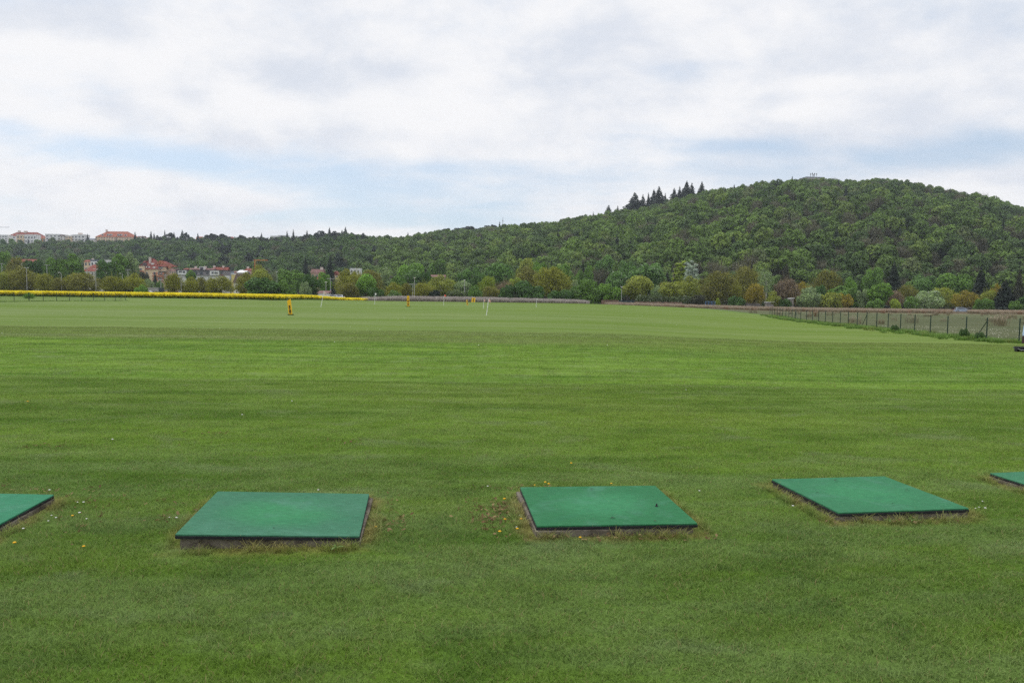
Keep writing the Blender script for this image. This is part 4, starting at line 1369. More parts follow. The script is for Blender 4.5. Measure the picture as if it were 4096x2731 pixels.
# ------------------------------------------------------------------ the wood on the hills
def build_forest():
    rng = np.random.default_rng(21)
    var = []
    for i in range(5):
        L = ellipsoid_lobes(rng, 15, 7.2, 4.4, 4.0, 1.65, -.5)
        var.append(crown_leaves(L, 1000, .48, rng, .35, (.8, 1.05), .38))
    for i in range(2):      # bare
        L = ellipsoid_lobes(rng, 12, 7.0, 3.9, 4.2, 1.4, -.6)
        a = crown_leaves(L, 420, .30, rng, .3, (.4, 1.1), 1.0)
        var.append(join_geo(a, twig_geo(rng, (0, 0, 4.0), (4, 4, 7.4), 520, .06)))
    var.append(conifer_geo(rng, 13, 7, 900, .65, 12, .3, .06, .2))
    L = []
    for z, q in ((5.5, 3.0), (7.2, 3.4), (8.8, 2.8), (9.9, 1.5)):
        for k in range(4):
            a = rng.uniform(0, 6.28)
            L.append(((math.cos(a) * q * .8, math.sin(a) * q * .8, z + rng.normal(0, .4)), 1.35))
    var.append(crown_leaves(L, 800, .5, rng, .5))
    for k in range(len(var)):
        if k < 7:          # a stem under every crown
            tm = MB().tube([(0, 0, -2), (0, 0, 7)], [.28, .18], 5, False)
            tv, tf = np.array(tm.v), np.array(tm.f)
            var[k] = join_geo(var[k], (tv, tf, np.zeros(len(tv))))
    P, vid, rot, scl, tint = [], [], [], [], []
    pal = np.array([(.122, .200, .034), (.096, .160, .030), (.072, .124, .029), (.150, .220, .040), (.125, .165, .052), (.145, .185, .068)])
    lump = lambda a, b, s: .5 + .25 * (math.sin(a * 1.7 / s + 1.1) * math.sin(b * 1.3 / s + .4) + math.sin(a * .9 / s - b * 1.1 / s))
    t = -.02
    r = 0.0
    for row in range(62):
        t = row / 58
        px = -260.0 + rng.uniform(0, 40)
        while px < 4330:
            R, r0 = float(CREST(px)), float(FOOT(px))
            rr = r0 + (R - r0) * t + rng.normal(0, 2.2)
            step = 8.6 / rr * FPX * (1.0 if px > 1700 else 1.08)
            keep = row % 1 == 0 and t < 1.06
            # rows run closer together where the slope is short
            if (R - r0) / 58 < 8.2 and rng.uniform() > (R - r0) / 58 / 8.2:
                keep = False
            if keep:
                x, y = hill_xy(px, rr)
                z = float(hill_z(px, rr))
                a = lump(px / 100, rr / 45, 1.0)
                b = lump(px / 150 + 9, rr / 30 + 5, 1.0)
                p_bare = .09 + .5 * max(0, .34 - t) * (1.5 if 1700 < px < 3000 else .7) * 2 * b + (.08 if px > 2900 else 0)
                p_con = .03 + (.55 if (px < 1500 and t > .72 and px > 620) else 0) * .8 + (.25 if (px < 1000 and .1 < t < .5) else 0) * a * .3
                q = rng.uniform()
                s = rng.uniform(.82, 1.45)
                if q < p_con:
                    v, c = (8 if px < 1500 and rng.uniform() < .85 else 7), np.array((.020, .033, .018)) * rng.uniform(.8, 1.6)
                elif q < p_con + p_bare:
                    v, c = 5 + rng.integers(0, 2), np.array((.118, .116, .070)) * rng.uniform(.7, 1.2)
                else:
                    v = rng.integers(0, 5)
                    k = int(np.clip((1 - a) * 3.4 + rng.normal(0, 1.1), 0, 5))
                    c = pal[k] * rng.uniform(.84, 1.14)
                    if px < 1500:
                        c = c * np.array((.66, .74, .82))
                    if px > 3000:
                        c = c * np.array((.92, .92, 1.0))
                    s *= (1.1 if rng.uniform() < .12 else 1.0)
                if t > .75:
                    s = min(s, 1.12)
                P.append((x, y, z - 1.0)), vid.append(v), rot.append(rng.uniform(0, 6.28))
                scl.append((s, s, s * rng.uniform(.85, 1.15))), tint.append(c)
            px += step * rng.uniform(.82, 1.18)
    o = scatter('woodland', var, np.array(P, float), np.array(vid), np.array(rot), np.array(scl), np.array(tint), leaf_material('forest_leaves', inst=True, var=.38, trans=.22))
    tag(o, 'dense mixed spring wood covering the ridge and the round hill', 'woodland')
    print('forest trees', len(P))


build_forest()

# ------------------------------------------------------------------ tee mats on their concrete slabs
def turf_material():
    m, N, out = material('tee_turf')
    tc = N.new('ShaderNodeTexCoord').outputs['Object']
    oi = N.new('ShaderNodeObjectInfo')
    off = N.new('ShaderNodeVectorMath', operation='ADD')
    N.put(off.inputs[0], tc)
    N.put(off.inputs[1], N.comb(N.m('MULTIPLY', oi.outputs['Random'], 37.0), 0.0, 0.0))
    p = off.outputs[0]
    x, y, z = N.sep(tc)
    n1 = N.noise(p, 2.6, 4, .55, .4)
    n2 = N.noise(N.vmul(p, (14, 60, 1)), 1.0, 4, .6)
    n3 = N.noise(p, 220, 2, .7)
    dx, dy = N.m('DIVIDE', x, .40), N.m('DIVIDE', y, .36)
    r = N.m('SQRT', N.m('ADD', N.m('MULTIPLY', dx, dx), N.m('MULTIPLY', dy, dy)))
    worn = N.rng(N.m('ADD', r, N.m('MULTIPLY', N.m('SUBTRACT', n1, .5), 1.6)), 1.35, .35)
    c = N.mix(worn, oi.outputs['Color'], (.036, .175, .076))
    c = N.mix(N.m('MULTIPLY', N.rng(n1, .50, .72), .42), c, (.075, .200, .138))
    c = N.mix(N.m('MULTIPLY', N.rng(n1, .46, .28), .4), c, (.022, .108, .062))
    f = N.m('ADD', N.m('MULTIPLY', N.rng(n3, .25, .75, .55, 1.45), .6), N.m('MULTIPLY', N.rng(n2, .3, .7, .6, 1.4), .4))
    f = N.m('MULTIPLY', f, .95)
    c = N.mix(1.0, c, N.comb(f, f, f), blend='MULTIPLY')
    c = N.mix(N.m('MULTIPLY', N.m('GREATER_THAN', N.noise(p, 95, 1, .5), .74), .55), c, (.30, .32, .18))
    principled(N, out, c, .85, .12, 0, n3, .6, .004)
    return m


def concrete_material():
    m, N, out = material('weathered_concrete')
    p = N.new('ShaderNodeTexCoord').outputs['Object']
    n1 = N.noise(p, 5, 6, .65, .3)
    n2 = N.noise(N.vmul(p, (4, 4, 9)), 3, 6, .7)
    c = N.mix(N.rng(n1, .3, .7), (.085, .07, .055), (.21, .185, .15))
    c = N.mix(N.rng(n2, .5, .68), c, (.055, .045, .036))
    c = N.mix(N.m('MULTIPLY', N.rng(n1, .62, .75), .6), c, (.20, .17, .06))
    principled(N, out, c, .95, .1, 0, n2, .7, .012)
    return m


TURF, CONC = turf_material(), concrete_material()
RUB = paint('black_rubber', (.014, .015, .018), .7, .35, 30, .3)
MATLAB = [('golf tee mat cut by the left edge of the picture', 'concrete slab under the mat cut by the left edge', (.030, .165, .086)),
          ('blue-green golf tee mat on the slab with the tallest concrete face, left of centre', 'weathered concrete slab with the tallest exposed face, left of centre', (.040, .140, .080)),
          ('green golf tee mat with a black rubber tee standing on it', 'concrete slab under the mat that carries a black rubber tee', (.024, .130, .052)),
          ('golf tee mat turned skew with long grass over its front edge', 'low concrete slab overgrown with grass at its front', (.032, .147, .068)),
          ('golf tee mat cut by the right edge of the picture', 'concrete slab under the mat cut by the right edge', (.038, .150, .076))]


def bevel_box(w, h, z0, z1, b, mat, name, jig=0.0):
    """slab with rounded corners and softened top edge"""
    rng = np.random.default_rng(int(w * 1000))
    pts = []
    for cx, cy, a0 in ((1, 1, 0), (-1, 1, 90), (-1, -1, 180), (1, -1, 270)):
        for a in (0, 30, 60, 90):
            q = rad(a0 + a)
            pts.append((cx * (w / 2 - b) + math.cos(q) * b, cy * (h / 2 - b) + math.sin(q) * b))
    # add points along the straight sides so that worn edges can wander
    full = []
    for i, p in enumerate(pts):
        q = pts[(i + 1) % len(pts)]
        n = 14 if math.dist(p, q) > .3 else 1
        for k in range(n):
            full.append((p[0] + (q[0] - p[0]) * k / n, p[1] + (q[1] - p[1]) * k / n))
    n = len(full)
    V, Fs = [], []
    e = min(b * .35, (z1 - z0) * .3)
    for k, (z, s) in enumerate(((z0, 0), (z1 - e, 0), (z1 - e * .3, e * .3), (z1, e))):
        for (x, y) in full:
            j = 1 + rng.normal(0, jig)
            V.append((x * j - math.copysign(s, x), y * j - math.copysign(s, y), z + (rng.normal(0, jig * .5) if k else 0)))
    for k in range(3):
        for i in range(n):
            j = (i + 1) % n
            Fs.append((k * n + i, k * n + j, (k + 1) * n + j, (k + 1) * n + i))
    Fs.append(tuple(3 * n + i for i in range(n)))
    Fs.append(tuple(range(n))[::-1])
    mb = MB()
    mb.add(V, Fs)
    return mb


for i, (cx, cy, r, w, h) in enumerate(MATS):
    lab, slab, col = MATLAB[i]
    off = [(.012, .01), (.026, .012), (-.032, -.008), (.004, .0), (-.012, .0)][i]
    c, s = math.cos(rad(r)), math.sin(rad(r))
    sx, sy = cx + c * off[0] - s * off[1], cy + s * off[0] + c * off[1]
    sz = [.058, .058, .048, .040, .042][i]
    o = bevel_box(w - .02, h - .012, -.12, sz, .012, CONC, 'slab', .002).build('concrete_slab', CONC, None, (sx, sy, 0))
    o.rotation_euler = (0, rad(MAT_ROLL[i]), rad(r + (1.6 if i == 2 else -1.4 if i == 1 else 0)))
    tag(o, slab, 'slab', 'concrete slabs under the tee mats')
    t = thing('golf_mat', lab, 'golf mat', (cx, cy, sz + .002), rad(r), 'tee mats on the grass')
    t.rotation_euler.y = rad(MAT_ROLL[i])
    bevel_box(w, h, 0, .020, .012, RUB, 'rubber', .0012).build('rubber_base', RUB, t)
    g = bevel_box(w - .004, h - .004, .0205, .031, .012, TURF, 'turf', .0008).build('turf_surface', TURF, t)
    g.color = (*col, 1)

# small tee and litter on the mats
t = MB().tube([(0, 0, 0), (0, 0, .003), (0, 0, .004), (0, 0, .017), (0, 0, .019)], [.012, .011, .006, .006, .007], 14).build('rubber_tee', RUB, None, (1.155, 6.085, .083))
tag(t, 'short black rubber tee standing on the middle mat', 'tee')
BROWN = paint('dead_leaf', (.085, .045, .022), .8, .4, 40)
SLIT = paint('dark_scrap', (.012, .013, .012), .8, .2, 40)


def scrap(x, y, z, L, w, a, mat, lab, name='leaf_scrap', cat='leaf', grp='scraps lying on the tee mats'):
    mb = MB()
    n = 6
    V = []
    for k in range(n + 1):
        u = k / n
        ww = w * math.sin(math.pi * min(max(u, .06), .94))
        zz = .006 * math.sin(u * 3.1) + .001
        V += [((u - .5) * L, -ww / 2, zz), ((u - .5) * L, 0, zz * .5 + .001), ((u - .5) * L, ww / 2, zz)]
    Fs = []
    for k in range(n):
        for q in (0, 1):
            b = k * 3 + q
            Fs.append((b, b + 1, b + 4, b + 3))
    o = mb.add(V, Fs).build(name, mat, None, (x, y, z))
    o.rotation_euler.z = a
    return tag(o, lab, cat, grp)


def plane_pt(px, py, z):
    d = ray(px, py)
    return CAM + d * ((z - CAM.z) / d.z)


for px, py, L, w, mat, lab in ((935, 2129, .045, .016, BROWN, 'brown curled leaf near the front edge of the left middle mat'), (1095, 2114, .03, .010, SLIT, 'dark scrap near the front of the left middle mat'),
                               (1161, 1989, .026, .012, SLIT, 'dark scrap near the back of the left middle mat'), (2367, 1957, .035, .012, SLIT, 'dark scrap near the back of the middle mat'),
                               (2451, 2071, .04, .016, SLIT, 'dark scrap near the front of the middle mat'), (3344, 1920, .05, .014, SLIT, 'dark scrap near the back of the skew mat'),
                               (3628, 1960, .04, .012, SLIT, 'dark scrap at the right part of the skew mat'), (3269, 1971, .04, .01, SLIT, 'dark scrap at the left part of the skew mat'),
                               (3572, 2015, .03, .01, SLIT, 'dark scrap close to the front of the skew mat'), (2620, 2084, .02, .012, BROWN, 'brown crumb near the front right of the middle mat')):
    q = plane_pt(px, py, .084)
    scrap(q.x, q.y, .0835 if px > 3000 else .0855, L, w, random.uniform(-.4, .4), mat, lab)

# daisies, dandelions and weeds by the mats
WHITE = paint('white_petals', (.62, .62, .58), .7, .06, 30)
YEL = paint('yellow_petals', (.72, .40, .01), .7, .15, 30)
STEM = paint('green_stem', (.09, .16, .03), .7, .2, 20)
DRYL = paint('withered_leaf', (.30, .22, .10), .85, .35, 25)


def flower_meshes(R, col_mat, puff):
    st = MB().tube([(0, 0, 0), (.003, .002, .02), (.002, .0, .042)], .0016, 5).mesh('stem', STEM)
    mb = MB()
    n = 12
    V, Fs = [(0, 0, .050 if puff else .047)], []
    for k in range(n):
        a = 2 * math.pi * k / n
        V += [(math.cos(a) * R * .55, math.sin(a) * R * .55, .049 if puff else .046), (math.cos(a) * R, math.sin(a) * R, .043 + .002 * (k % 2))]
    for k in range(n):
        j = (k + 1) % n
        Fs += [(0, 1 + 2 * k, 1 + 2 * j), (1 + 2 * k, 2 + 2 * k, 2 + 2 * j, 1 + 2 * j)]
    V += [(v[0] * .6, v[1] * .6, .038) for v in V[2::2]]
    b = 1 + 2 * n
    for k in range(n):
        j = (k + 1) % n
        Fs.append((2 + 2 * k, b + k, b + j, 2 + 2 * j))
    return st, mb.add(V, Fs).mesh('petals', col_mat, True)


DAISY, DANDY = flower_meshes(.013, WHITE, False), flower_meshes(.016, YEL, True)


def flower(px, py, kind, lab, sc=1.0):
    q = plane_pt(px, py, .03)
    t = thing('daisy' if kind is DAISY else 'dandelion', lab, 'flower', (q.x, q.y, 0), random.uniform(0, 6),
              'white flowers round the tee mats' if kind is DAISY else 'dandelions round the tee mats')
    t.scale = (sc, sc, sc)
    link('stem', kind[0], t)
    link('flower_head', kind[1], t)


FL_D = [(198, 1960, 'daisy behind the mat at the left edge'), (310, 2004, 'daisy right of the mat at the left edge, beside a twin'), (334, 2007, 'twin daisy right of the left-edge mat'),
        (206, 2056, 'daisy in the dry grass before the left-edge mat'), (224, 2067, 'daisy a hand below the dry grass of the left-edge mat'), (193, 2078, 'daisy near the front corner of the left-edge mat'),
        (93, 2112, 'largest daisy in front of the left-edge mat'), (346, 2070, 'daisy midway between the two left mats'), (318, 2050, 'flat daisy between the two left mats'),
        (677, 2064, 'big daisy left of the left middle mat'), (706, 2069, 'small daisy beside the big one left of the left middle mat'),
        (1273, 1958, 'daisy just behind the left middle mat'), (2078, 2056, 'upper daisy beside the left edge of the middle mat'), (2066, 2102, 'lower white puff beside the left edge of the middle mat'),
        (1951, 1942, 'daisy far left behind the middle mat'), (3917, 2024, 'brightest daisy right of the skew mat'), (3902, 2029, 'daisy at the left of the little group right of the skew mat'),
        (3941, 2032, 'daisy at the right of the little group beside the skew mat'), (3930, 2000, 'daisy above the little group right of the skew mat'),
        (3172, 2023, 'daisy left of the skew mat'), (3500, 2063, 'daisy in the long grass before the skew mat'), (2798, 1960, 'daisy right behind the middle mat'),
        (969, 1661, 'dandelion clock in the lawn beyond the mats'), (1168, 1606, 'white clock far out in the lawn'), (450, 1760, 'daisy in the lawn beyond the left mats'), (2744, 1561, 'pair of white specks far out in the lawn')]
FL_Y = [(58, 2171, 'dandelion in the grass before the left-edge mat'), (335, 2183, 'orange dandelion left of the left middle mat'), (290, 2060, 'dandelion between the two left mats'),
        (1503, 2103, 'dandelion right of the left middle mat'), (2139, 1936, 'left dandelion behind the middle mat'), (2181, 1929, 'middle dandelion of the row behind the middle mat'),
        (2195, 1936, 'right dandelion of the pair behind the middle mat'), (2445, 1932, 'lone dandelion behind the centre of the middle mat'), (2069, 2113, 'dandelion under the white puff by the middle mat'),
        (1999, 2126, 'dandelion among dead leaves left of the middle mat'), (2018, 1996, 'small dandelion left of the middle mat back corner'), (2084, 2076, 'half open dandelion close to the middle mat'),
        (2321, 2147, 'dandelion in front of the middle mat'), (2285, 1853, 'dandelion far behind the middle mat'), (111, 1608, 'dandelion far out in the left lawn'), (2020, 2077, 'dandelion in the leaf litter by the middle mat'),
        (1120, 2120, 'yellow bud')][:16]
for px, py, lab in FL_D:
    flower(px, py, DAISY, lab, 1.0 if py < 1800 else random.uniform(.5, .8))
for px, py, lab in FL_Y:
    flower(px, py, DANDY, lab, 1.0 if py < 1800 else random.uniform(.55, .85))


def litter():
    rng = np.random.default_rng(77)
    V = np.array([(-.02, -.006, .004), (0, -.011, .010), (.02, -.004, .003), (.022, .004, .006), (0, .01, .004), (-.018, .006, .009)])
    F = np.array([[0, 1, 4, 5], [1, 2, 3, 4]])
    a = blades(10, .02, .015, .05, .004, 1.3, rng=rng)
    P = []
    for cx, cy, sx, sy, n in ((-.08, 6.2, .14, .22, 110), (-.12, 5.9, .10, .16, 70), (.5, 5.45, .3, .04, 36), (1.1, 5.5, .3, .05, 30), (-.85, 5.7, .05, .14, 34), (.2, 6.85, .25, .05, 34), (-1.0, 6.25, .08, .2, 18),
                              (-3.2, 6.3, .3, .16, 30), (-2.55, 5.9, .10, .2, 22), (3.0, 5.95, .4, .05, 26), (-4.2, 6.55, .5, .06, 30), (2.6, 6.3, .06, .2, 12), (-3.3, 5.7, .25, .2, 24), (-1.9, 8.9, .15, .05, 14), (-5.0, 8.4, .15, .06, 18), (-3.6, 9.3, .12, .04, 14)):
        P.append(np.stack([rng.normal(cx, sx, n), rng.normal(cy, sy, n)], -1))
    P = np.concatenate(P)
    keep = np.ones(len(P), bool)
    for i in range(5):
        keep &= mat_box_dist(P[:, 0], P[:, 1], i) > .05
    P = P[keep]
    n = len(P)
    z = rng.uniform(.012, .035, n)
    col = np.where(rng.uniform(size=(n, 1)) < .5, np.array([[.34, .25, .12]]), np.array([[.20, .125, .06]])) * rng.uniform(.7, 1.4, (n, 1))
    m, N, out = material('leaf_litter')
    t = N.new('ShaderNodeAttribute', attribute_name='tint', attribute_type='INSTANCER').outputs['Color']
    leafy(N, out, t, .2, .8, .1)
    o = scatter('fallen_leaves', [(V, F, np.ones(6)), a], np.column_stack([P, z]), (rng.uniform(size=n) < .35).astype(int), rng.uniform(-.5, .5, (n, 3)) + np.stack([np.zeros(n), np.zeros(n), rng.uniform(0, 6, n)], -1),
                rng.uniform(.45, 1.0, n), col * .55, m)
    tag(o, 'withered brown leaves strewn beside the mats', 'leaf litter')


litter()
# a few broad leaved weeds at the slab fronts
for x, y, h, lab in ((-1.155, 5.135, .075, 'upright dock leaf against the front of the left middle slab'), (2.93, 5.97, .05, 'clover-like weed at the front of the skew slab'), (3.12, 5.985, .055, 'weed with drooping leaves at the front of the skew slab')):
    t = thing('weed', lab, 'plant', (x, y, 0), random.uniform(0, 6), 'weeds at the slab fronts')
    MB().tube([(0, 0, 0), (.004, 0, h * .6), (.01, .004, h)], .002, 5).build('stem', STEM, t)
    for k in range(3):
        a, mb = k * 2.1, MB()
        L, w = h * .75, h * .26
        V = []
        for j in range(5):
            u = j / 4
            ww = w * math.sin(math.pi * min(max(u, .08), .95))
            ox, oz = L * u, h * .45 + h * .55 * u - .5 * h * u * u
            for sgn in (-1, 1):
                V.append((math.cos(a) * ox - math.sin(a) * ww * sgn / 2, math.sin(a) * ox + math.cos(a) * ww * sgn / 2, oz))
        mb.add(V, [(2 * j, 2 * j + 1, 2 * j + 3, 2 * j + 2) for j in range(4)]).build('leaf', STEM, t)

# ------------------------------------------------------------------ distance boards
YELP = paint('yellow_board', (.80, .47, .012), .5, .10, 5, .35)
BLK = paint('black_paint', (.016, .014, .010), .5, .1, 8)
STEEL = paint('grey_steel', (.16, .16, .16), .45, .15, 8, .4, .3)


def board(px, Y, w, h, digits, tilt, turn, lab, hoop=True, cut=.10, size=.24, z_drop=0.0):
    p = ground_at(px, Y)
    t = thing('distance_marker', lab, 'distance marker', (p.x, p.y, p.z - .02 - z_drop), rad(turn), 'yellow distance boards on the range')
    t.rotation_euler.y = rad(tilt)
    mb = MB()
    mb.prism([(-w / 2, 0), (w / 2, 0), (w / 2, h), (-w / 2, h - cut)], -.03, .03)
    mb.box(-w / 2 - .02, w / 2 + .02, -.16, .16, -.02, .02)
    mb.build('panel', YELP, t)
    if hoop:
        r = w * .42
        path = [(-r, 0, h - cut - .05)] + [(-r, 0, h + .06)] + [(-r * math.cos(a), 0, h + .08 + r * .5 * math.sin(a)) for a in np.linspace(.3, math.pi - .3, 5)] + [(r, 0, h + .06), (r, 0, h - .05)]
        MB().tube(path, .011, 6).build('handle', STEEL, t)
    for k, ch in enumerate(digits):
        c = bpy.data.curves.new('numeral', 'FONT')
        c.body = ch
        c.align_x, c.align_y = 'CENTER', 'CENTER'
        c.size = size * 1.35
        c.extrude = .003
        c.offset = .02 * size / .24
        tmp = bpy.data.objects.new('numeral_curve', c)
        COL.objects.link(tmp)
        me = bpy.data.meshes.new_from_object(tmp.evaluated_get(bpy.context.evaluated_depsgraph_get()))
        bpy.data.objects.remove(tmp)
        me.materials.clear()
        me.materials.append(BLK)
        o = link('numeral', me, t)
        o.rotation_euler = (math.pi / 2, 0, 0)
        o.scale = (.80, 1, 1)
        o.location = (0.0, -.034, size * .75 + (len(digits) - 1 - k) * size * 1.22 + (.09 if len(digits) == 2 else .10))
    return t


board(1162, 53.5, .25, 1.13, '50', -6.0, 4, 'yellow 50 board with wire hoop, leaning slightly left', size=.235, cut=.13)
board(1633, 94, .29, 1.32, '100', -.6, 0, 'upright yellow 100 board with small digits', size=.27, cut=.0, hoop=True)
board(1870, 143, .27, 1.02, '150', -7.0, 42, 'small yellow board turned aside and leaning, right of the red flag', size=.24, cut=.06)
board(1892, 186, .85, 1.75, '200', 6.0, 0, 'wide yellow 200 board leaning right, half hidden by the rise', size=.40, cut=.05, hoop=False, z_drop=.25)
t = bpy.data.objects['distance_marker']
for nm, px, Y, s in (('grass_tuft', 1162, 53.4, .5), ('grass_tuft', 1633, 93.9, .7)):
    p = ground_at(px, Y)
    V, F, r = blades(200, .42 * s, .04, .11, .02, .5, rng=np.random.default_rng(int(px)))
    o = link(nm, mesh_np(nm, V, F, paint(nm, (.035, .075, .014), .8), False), None, p)
    tag(o, 'dark uncut grass tuft at the foot of the %s board' % ('50' if px < 1500 else '100'), 'grass tuft', 'uncut tufts under the boards')

# ------------------------------------------------------------------ flags
POLE = paint('white_pole', (.80, .80, .78), .4, .06, 4, .4)
CLOTH = {'white': paint('white_cloth', (.78, .77, .76), .8, .08), 'pink': paint('faded_pink_cloth', (.70, .40, .36), .8, .12), 'red': paint('orange_red_cloth', (.78, .09, .03), .8, .1),
         'pale': paint('pale_pink_cloth', (.66, .52, .47), .8, .15)}


def flag(bx, by, tx, ty, Y, r, cloth, lab, fw=.34, fh=.24, hang=.5, side=1, striped=False):
    b = ground_at(bx, Y)
    b.z = W(bx, by, Y).z
    g = float(G(b.x, Y))
    top = W(tx, ty, Y)
    t = thing('flag', lab, 'flag', (b.x, b.y, g), 0, 'flags on the driving range')
    dx, dz = top.x - b.x, top.z - g
    MB().tube([(0, 0, -.05), (dx, 0, dz)], [r, r * .8], 8).build('pole', POLE, t)
    mb = MB()
    V, Fs = [], []
    n, k = 7, 4
    for i in range(n):
        u = i / (n - 1)
        for j in range(k):
            v = j / (k - 1)
            V.append((dx + side * (u * fw * (1 - .45 * hang) + r), .05 * math.sin(u * 7 + v * 2) * (1 + hang), dz - .01 - v * fh * (1 - .25 * u) - u * u * fw * hang * .8))
    for i in range(n - 1):
        for j in range(k - 1):
            a = i * k + j
            Fs.append((a, a + k, a + k + 1, a + 1))
    o = mb.add(V, Fs).build('flag_cloth', CLOTH[cloth], t)
    sm = o.modifiers.new('thickness', 'SOLIDIFY')
    sm.thickness = .006
    return t


flag(1946, 1261, 1954.5, 1196, 58, .026, 'pink', 'thick white pole with a faded pink flag hanging down, nearest flag', .22, .2, .9, 1)
flag(1934, 1233, 1936, 1196, 86, .022, 'pink', 'thin pole with small pinkish flag just left of the thick white pole', .14, .28, .8, 1)
flag(2145, 1225, 2148, 1193, 112, .026, 'white', 'short bare-looking pale pole standing alone before the right reeds', .1, .22, .9, 1)
flag(1774, 1211, 1777, 1179, 137, .026, 'red', 'white pole with an orange-red flag before the reeds', .34, .30, .25, 1)
flag(1498.5, 1210, 1500, 1172, 132, .028, 'white', 'white pole with a white flag before the end of the rapeseed', .26, .32, .3, 1)
flag(1283, 1229.5, 1295.5, 1164, 82, .024, 'pale', 'leaning pole with a pale pink flag in front of the rapeseed', .30, .36, .7, 1)

# ------------------------------------------------------------------ wire fences
FGREEN = paint('dark_green_fence', (.018, .040, .028), .5, .2, 3, .3)


def wire_panel(mb, a, b, h, z0=.05, step=.085, th=.0018):
    """diamond wire mesh between two posts, as thin strips, with three line wires"""
    L = (Vector((b.x, b.y, 0)) - Vector((a.x, a.y, 0))).length
    u = Vector((b.x - a.x, b.y - a.y, 0)) / L
    nrm = Vector((-u.y, u.x, 0))
    zz = lambda s: a.z + (b.z - a.z) * s / L

    def strip(s0, h0, s1, h1):
        p, q = Vector((a.x, a.y, 0)) + u * s0, Vector((a.x, a.y, 0)) + u * s1
        p.z, q.z = zz(s0) + h0, zz(s1) + h1
        d = (q - p).normalized()
        s = d.cross(nrm) * th
        mb.add([p - s, p + s, q + s, q - s], [(0, 1, 2, 3)])

    H = h - z0
    n = int((L + H) / step)
    for i in range(n):
        s = i * step
        s0, s1 = s - H, s
        h0, h1 = z0, h
        if s0 < 0:
            h0, s0 = z0 - s0, 0.0
        if s1 > L:
            h1, s1 = h - (s1 - L), L
        if h1 > h0:
            strip(s0, h0, s1, h1)
            strip(L - s0, h0, L - s1, h1)
    for hh in (z0, (z0 + h) / 2, h):
        strip(0, hh, L, hh)


def fence(pts, h, braces, lab, name='wire_fence', r=.03):
    t = thing(name, lab, 'fence', pts[0], 0)
    o = pts[0]
    rel = [p - o for p in pts]
    pm = MB().tube([(0, 0, -.4), (0, 0, h + .05)], r, 8).add([(-r, -r, h + .05), (r, -r, h + .05), (r, r, h + .05), (-r, r, h + .05)], [(0, 1, 2, 3)]).mesh('post', FGREEN)
    for p in rel:
        link('post', pm, t, p)
    for i, d in braces:
        a, b = rel[i], rel[i + d]
        v = (b - a).normalized()
        MB().tube([(0, 0, h - .12), (v.x * 1.35, v.y * 1.35, v.z * 1.35 - .05)], r * .7, 6).build('brace', FGREEN, t, a)
    mb = MB()
    for a, b in zip(rel, rel[1:]):
        wire_panel(mb, a, b, h)
    mb.build('wire_netting', FGREEN, t)
    return t


FH = 1.12
near = ground_at(4300, 34.5)
RP = [near] + [p.copy() for p in FENCE]
fence(RP, FH, [(2, 1), (10, 1), (20, 1), (20, -1)], 'dark green wire fence with thin posts on the right of the range')
LPX = [(-62, 86.2)] + [(x, 88 + 17 * i / 9) for i, x in enumerate((-5 + 60, 114.6, 171.7, 225.3, 276.8, 325.9, 372.9, 417.3, 460.4, 501))]
LPX = [(-62, 84.5), (-4, 86.3)] + LPX[1:]
fence([ground_at(px, Y) for px, Y in LPX], 1.02, [(11, -1)], 'short dark wire fence in front of the rapeseed on the left')


# ------------------------------------------------------------------ buildings
WALLS = {}


def wall_mat(col, key):
    if key not in WALLS:
        WALLS[key] = paint('render_' + key, col, .9, .10, .6, .1)
    return WALLS[key]


def tile_mat(col, key):
    if key not in WALLS:
        m, N, out = material('roof_tiles_' + key)
        p = N.new('ShaderNodeTexCoord').outputs['Object']
        n = N.noise(p, .8, 5, .65)
        w = N.new('ShaderNodeTexWave', wave_type='BANDS', bands_direction='Z')
        N.put(w.inputs['Vector'], p)
        w.inputs['Scale'].default_value = 1.6
        f = N.m('MULTIPLY', N.rng(n, .3, .7, .72, 1.2), N.rng(w.outputs['Fac'], 0, 1, .88, 1.06))
        principled(N, out, N.mix(1.0, col, N.comb(f, f, f), blend='MULTIPLY'), .8, .2)
        WALLS[key] = m
    return WALLS[key]


WCOL = {'cream': (.64, .50, .34), 'white': (.68, .68, .67), 'pink': (.52, .33, .28), 'pale': (.60, .57, .53), 'brick': (.28, .085, .045), 'grey': (.20, .19, .21), 'yellow': (.60, .49, .20),
        'bluegrey': (.30, .34, .40), 'concrete': (.33, .32, .30), 'ochre': (.42, .26, .11), 'mauve': (.40, .33, .34)}
RCOL = {'red': (.190, .050, .034), 'orange': (.270, .075, .038), 'brown': (.10, .045, .036), 'dark': (.055, .030, .030), 'grey': (.16, .18, .22), 'mauve': (.165, .085, .078), 'white': (.7, .7, .7)}
GLASS = paint('window_glass', (.075, .085, .10), .15, .2, .5, .6)
FRAME = paint('window_frame', (.62, .61, .58), .6, .08)
CHIM = paint('chimney_plaster', (.55, .47, .42), .9, .2, 2)


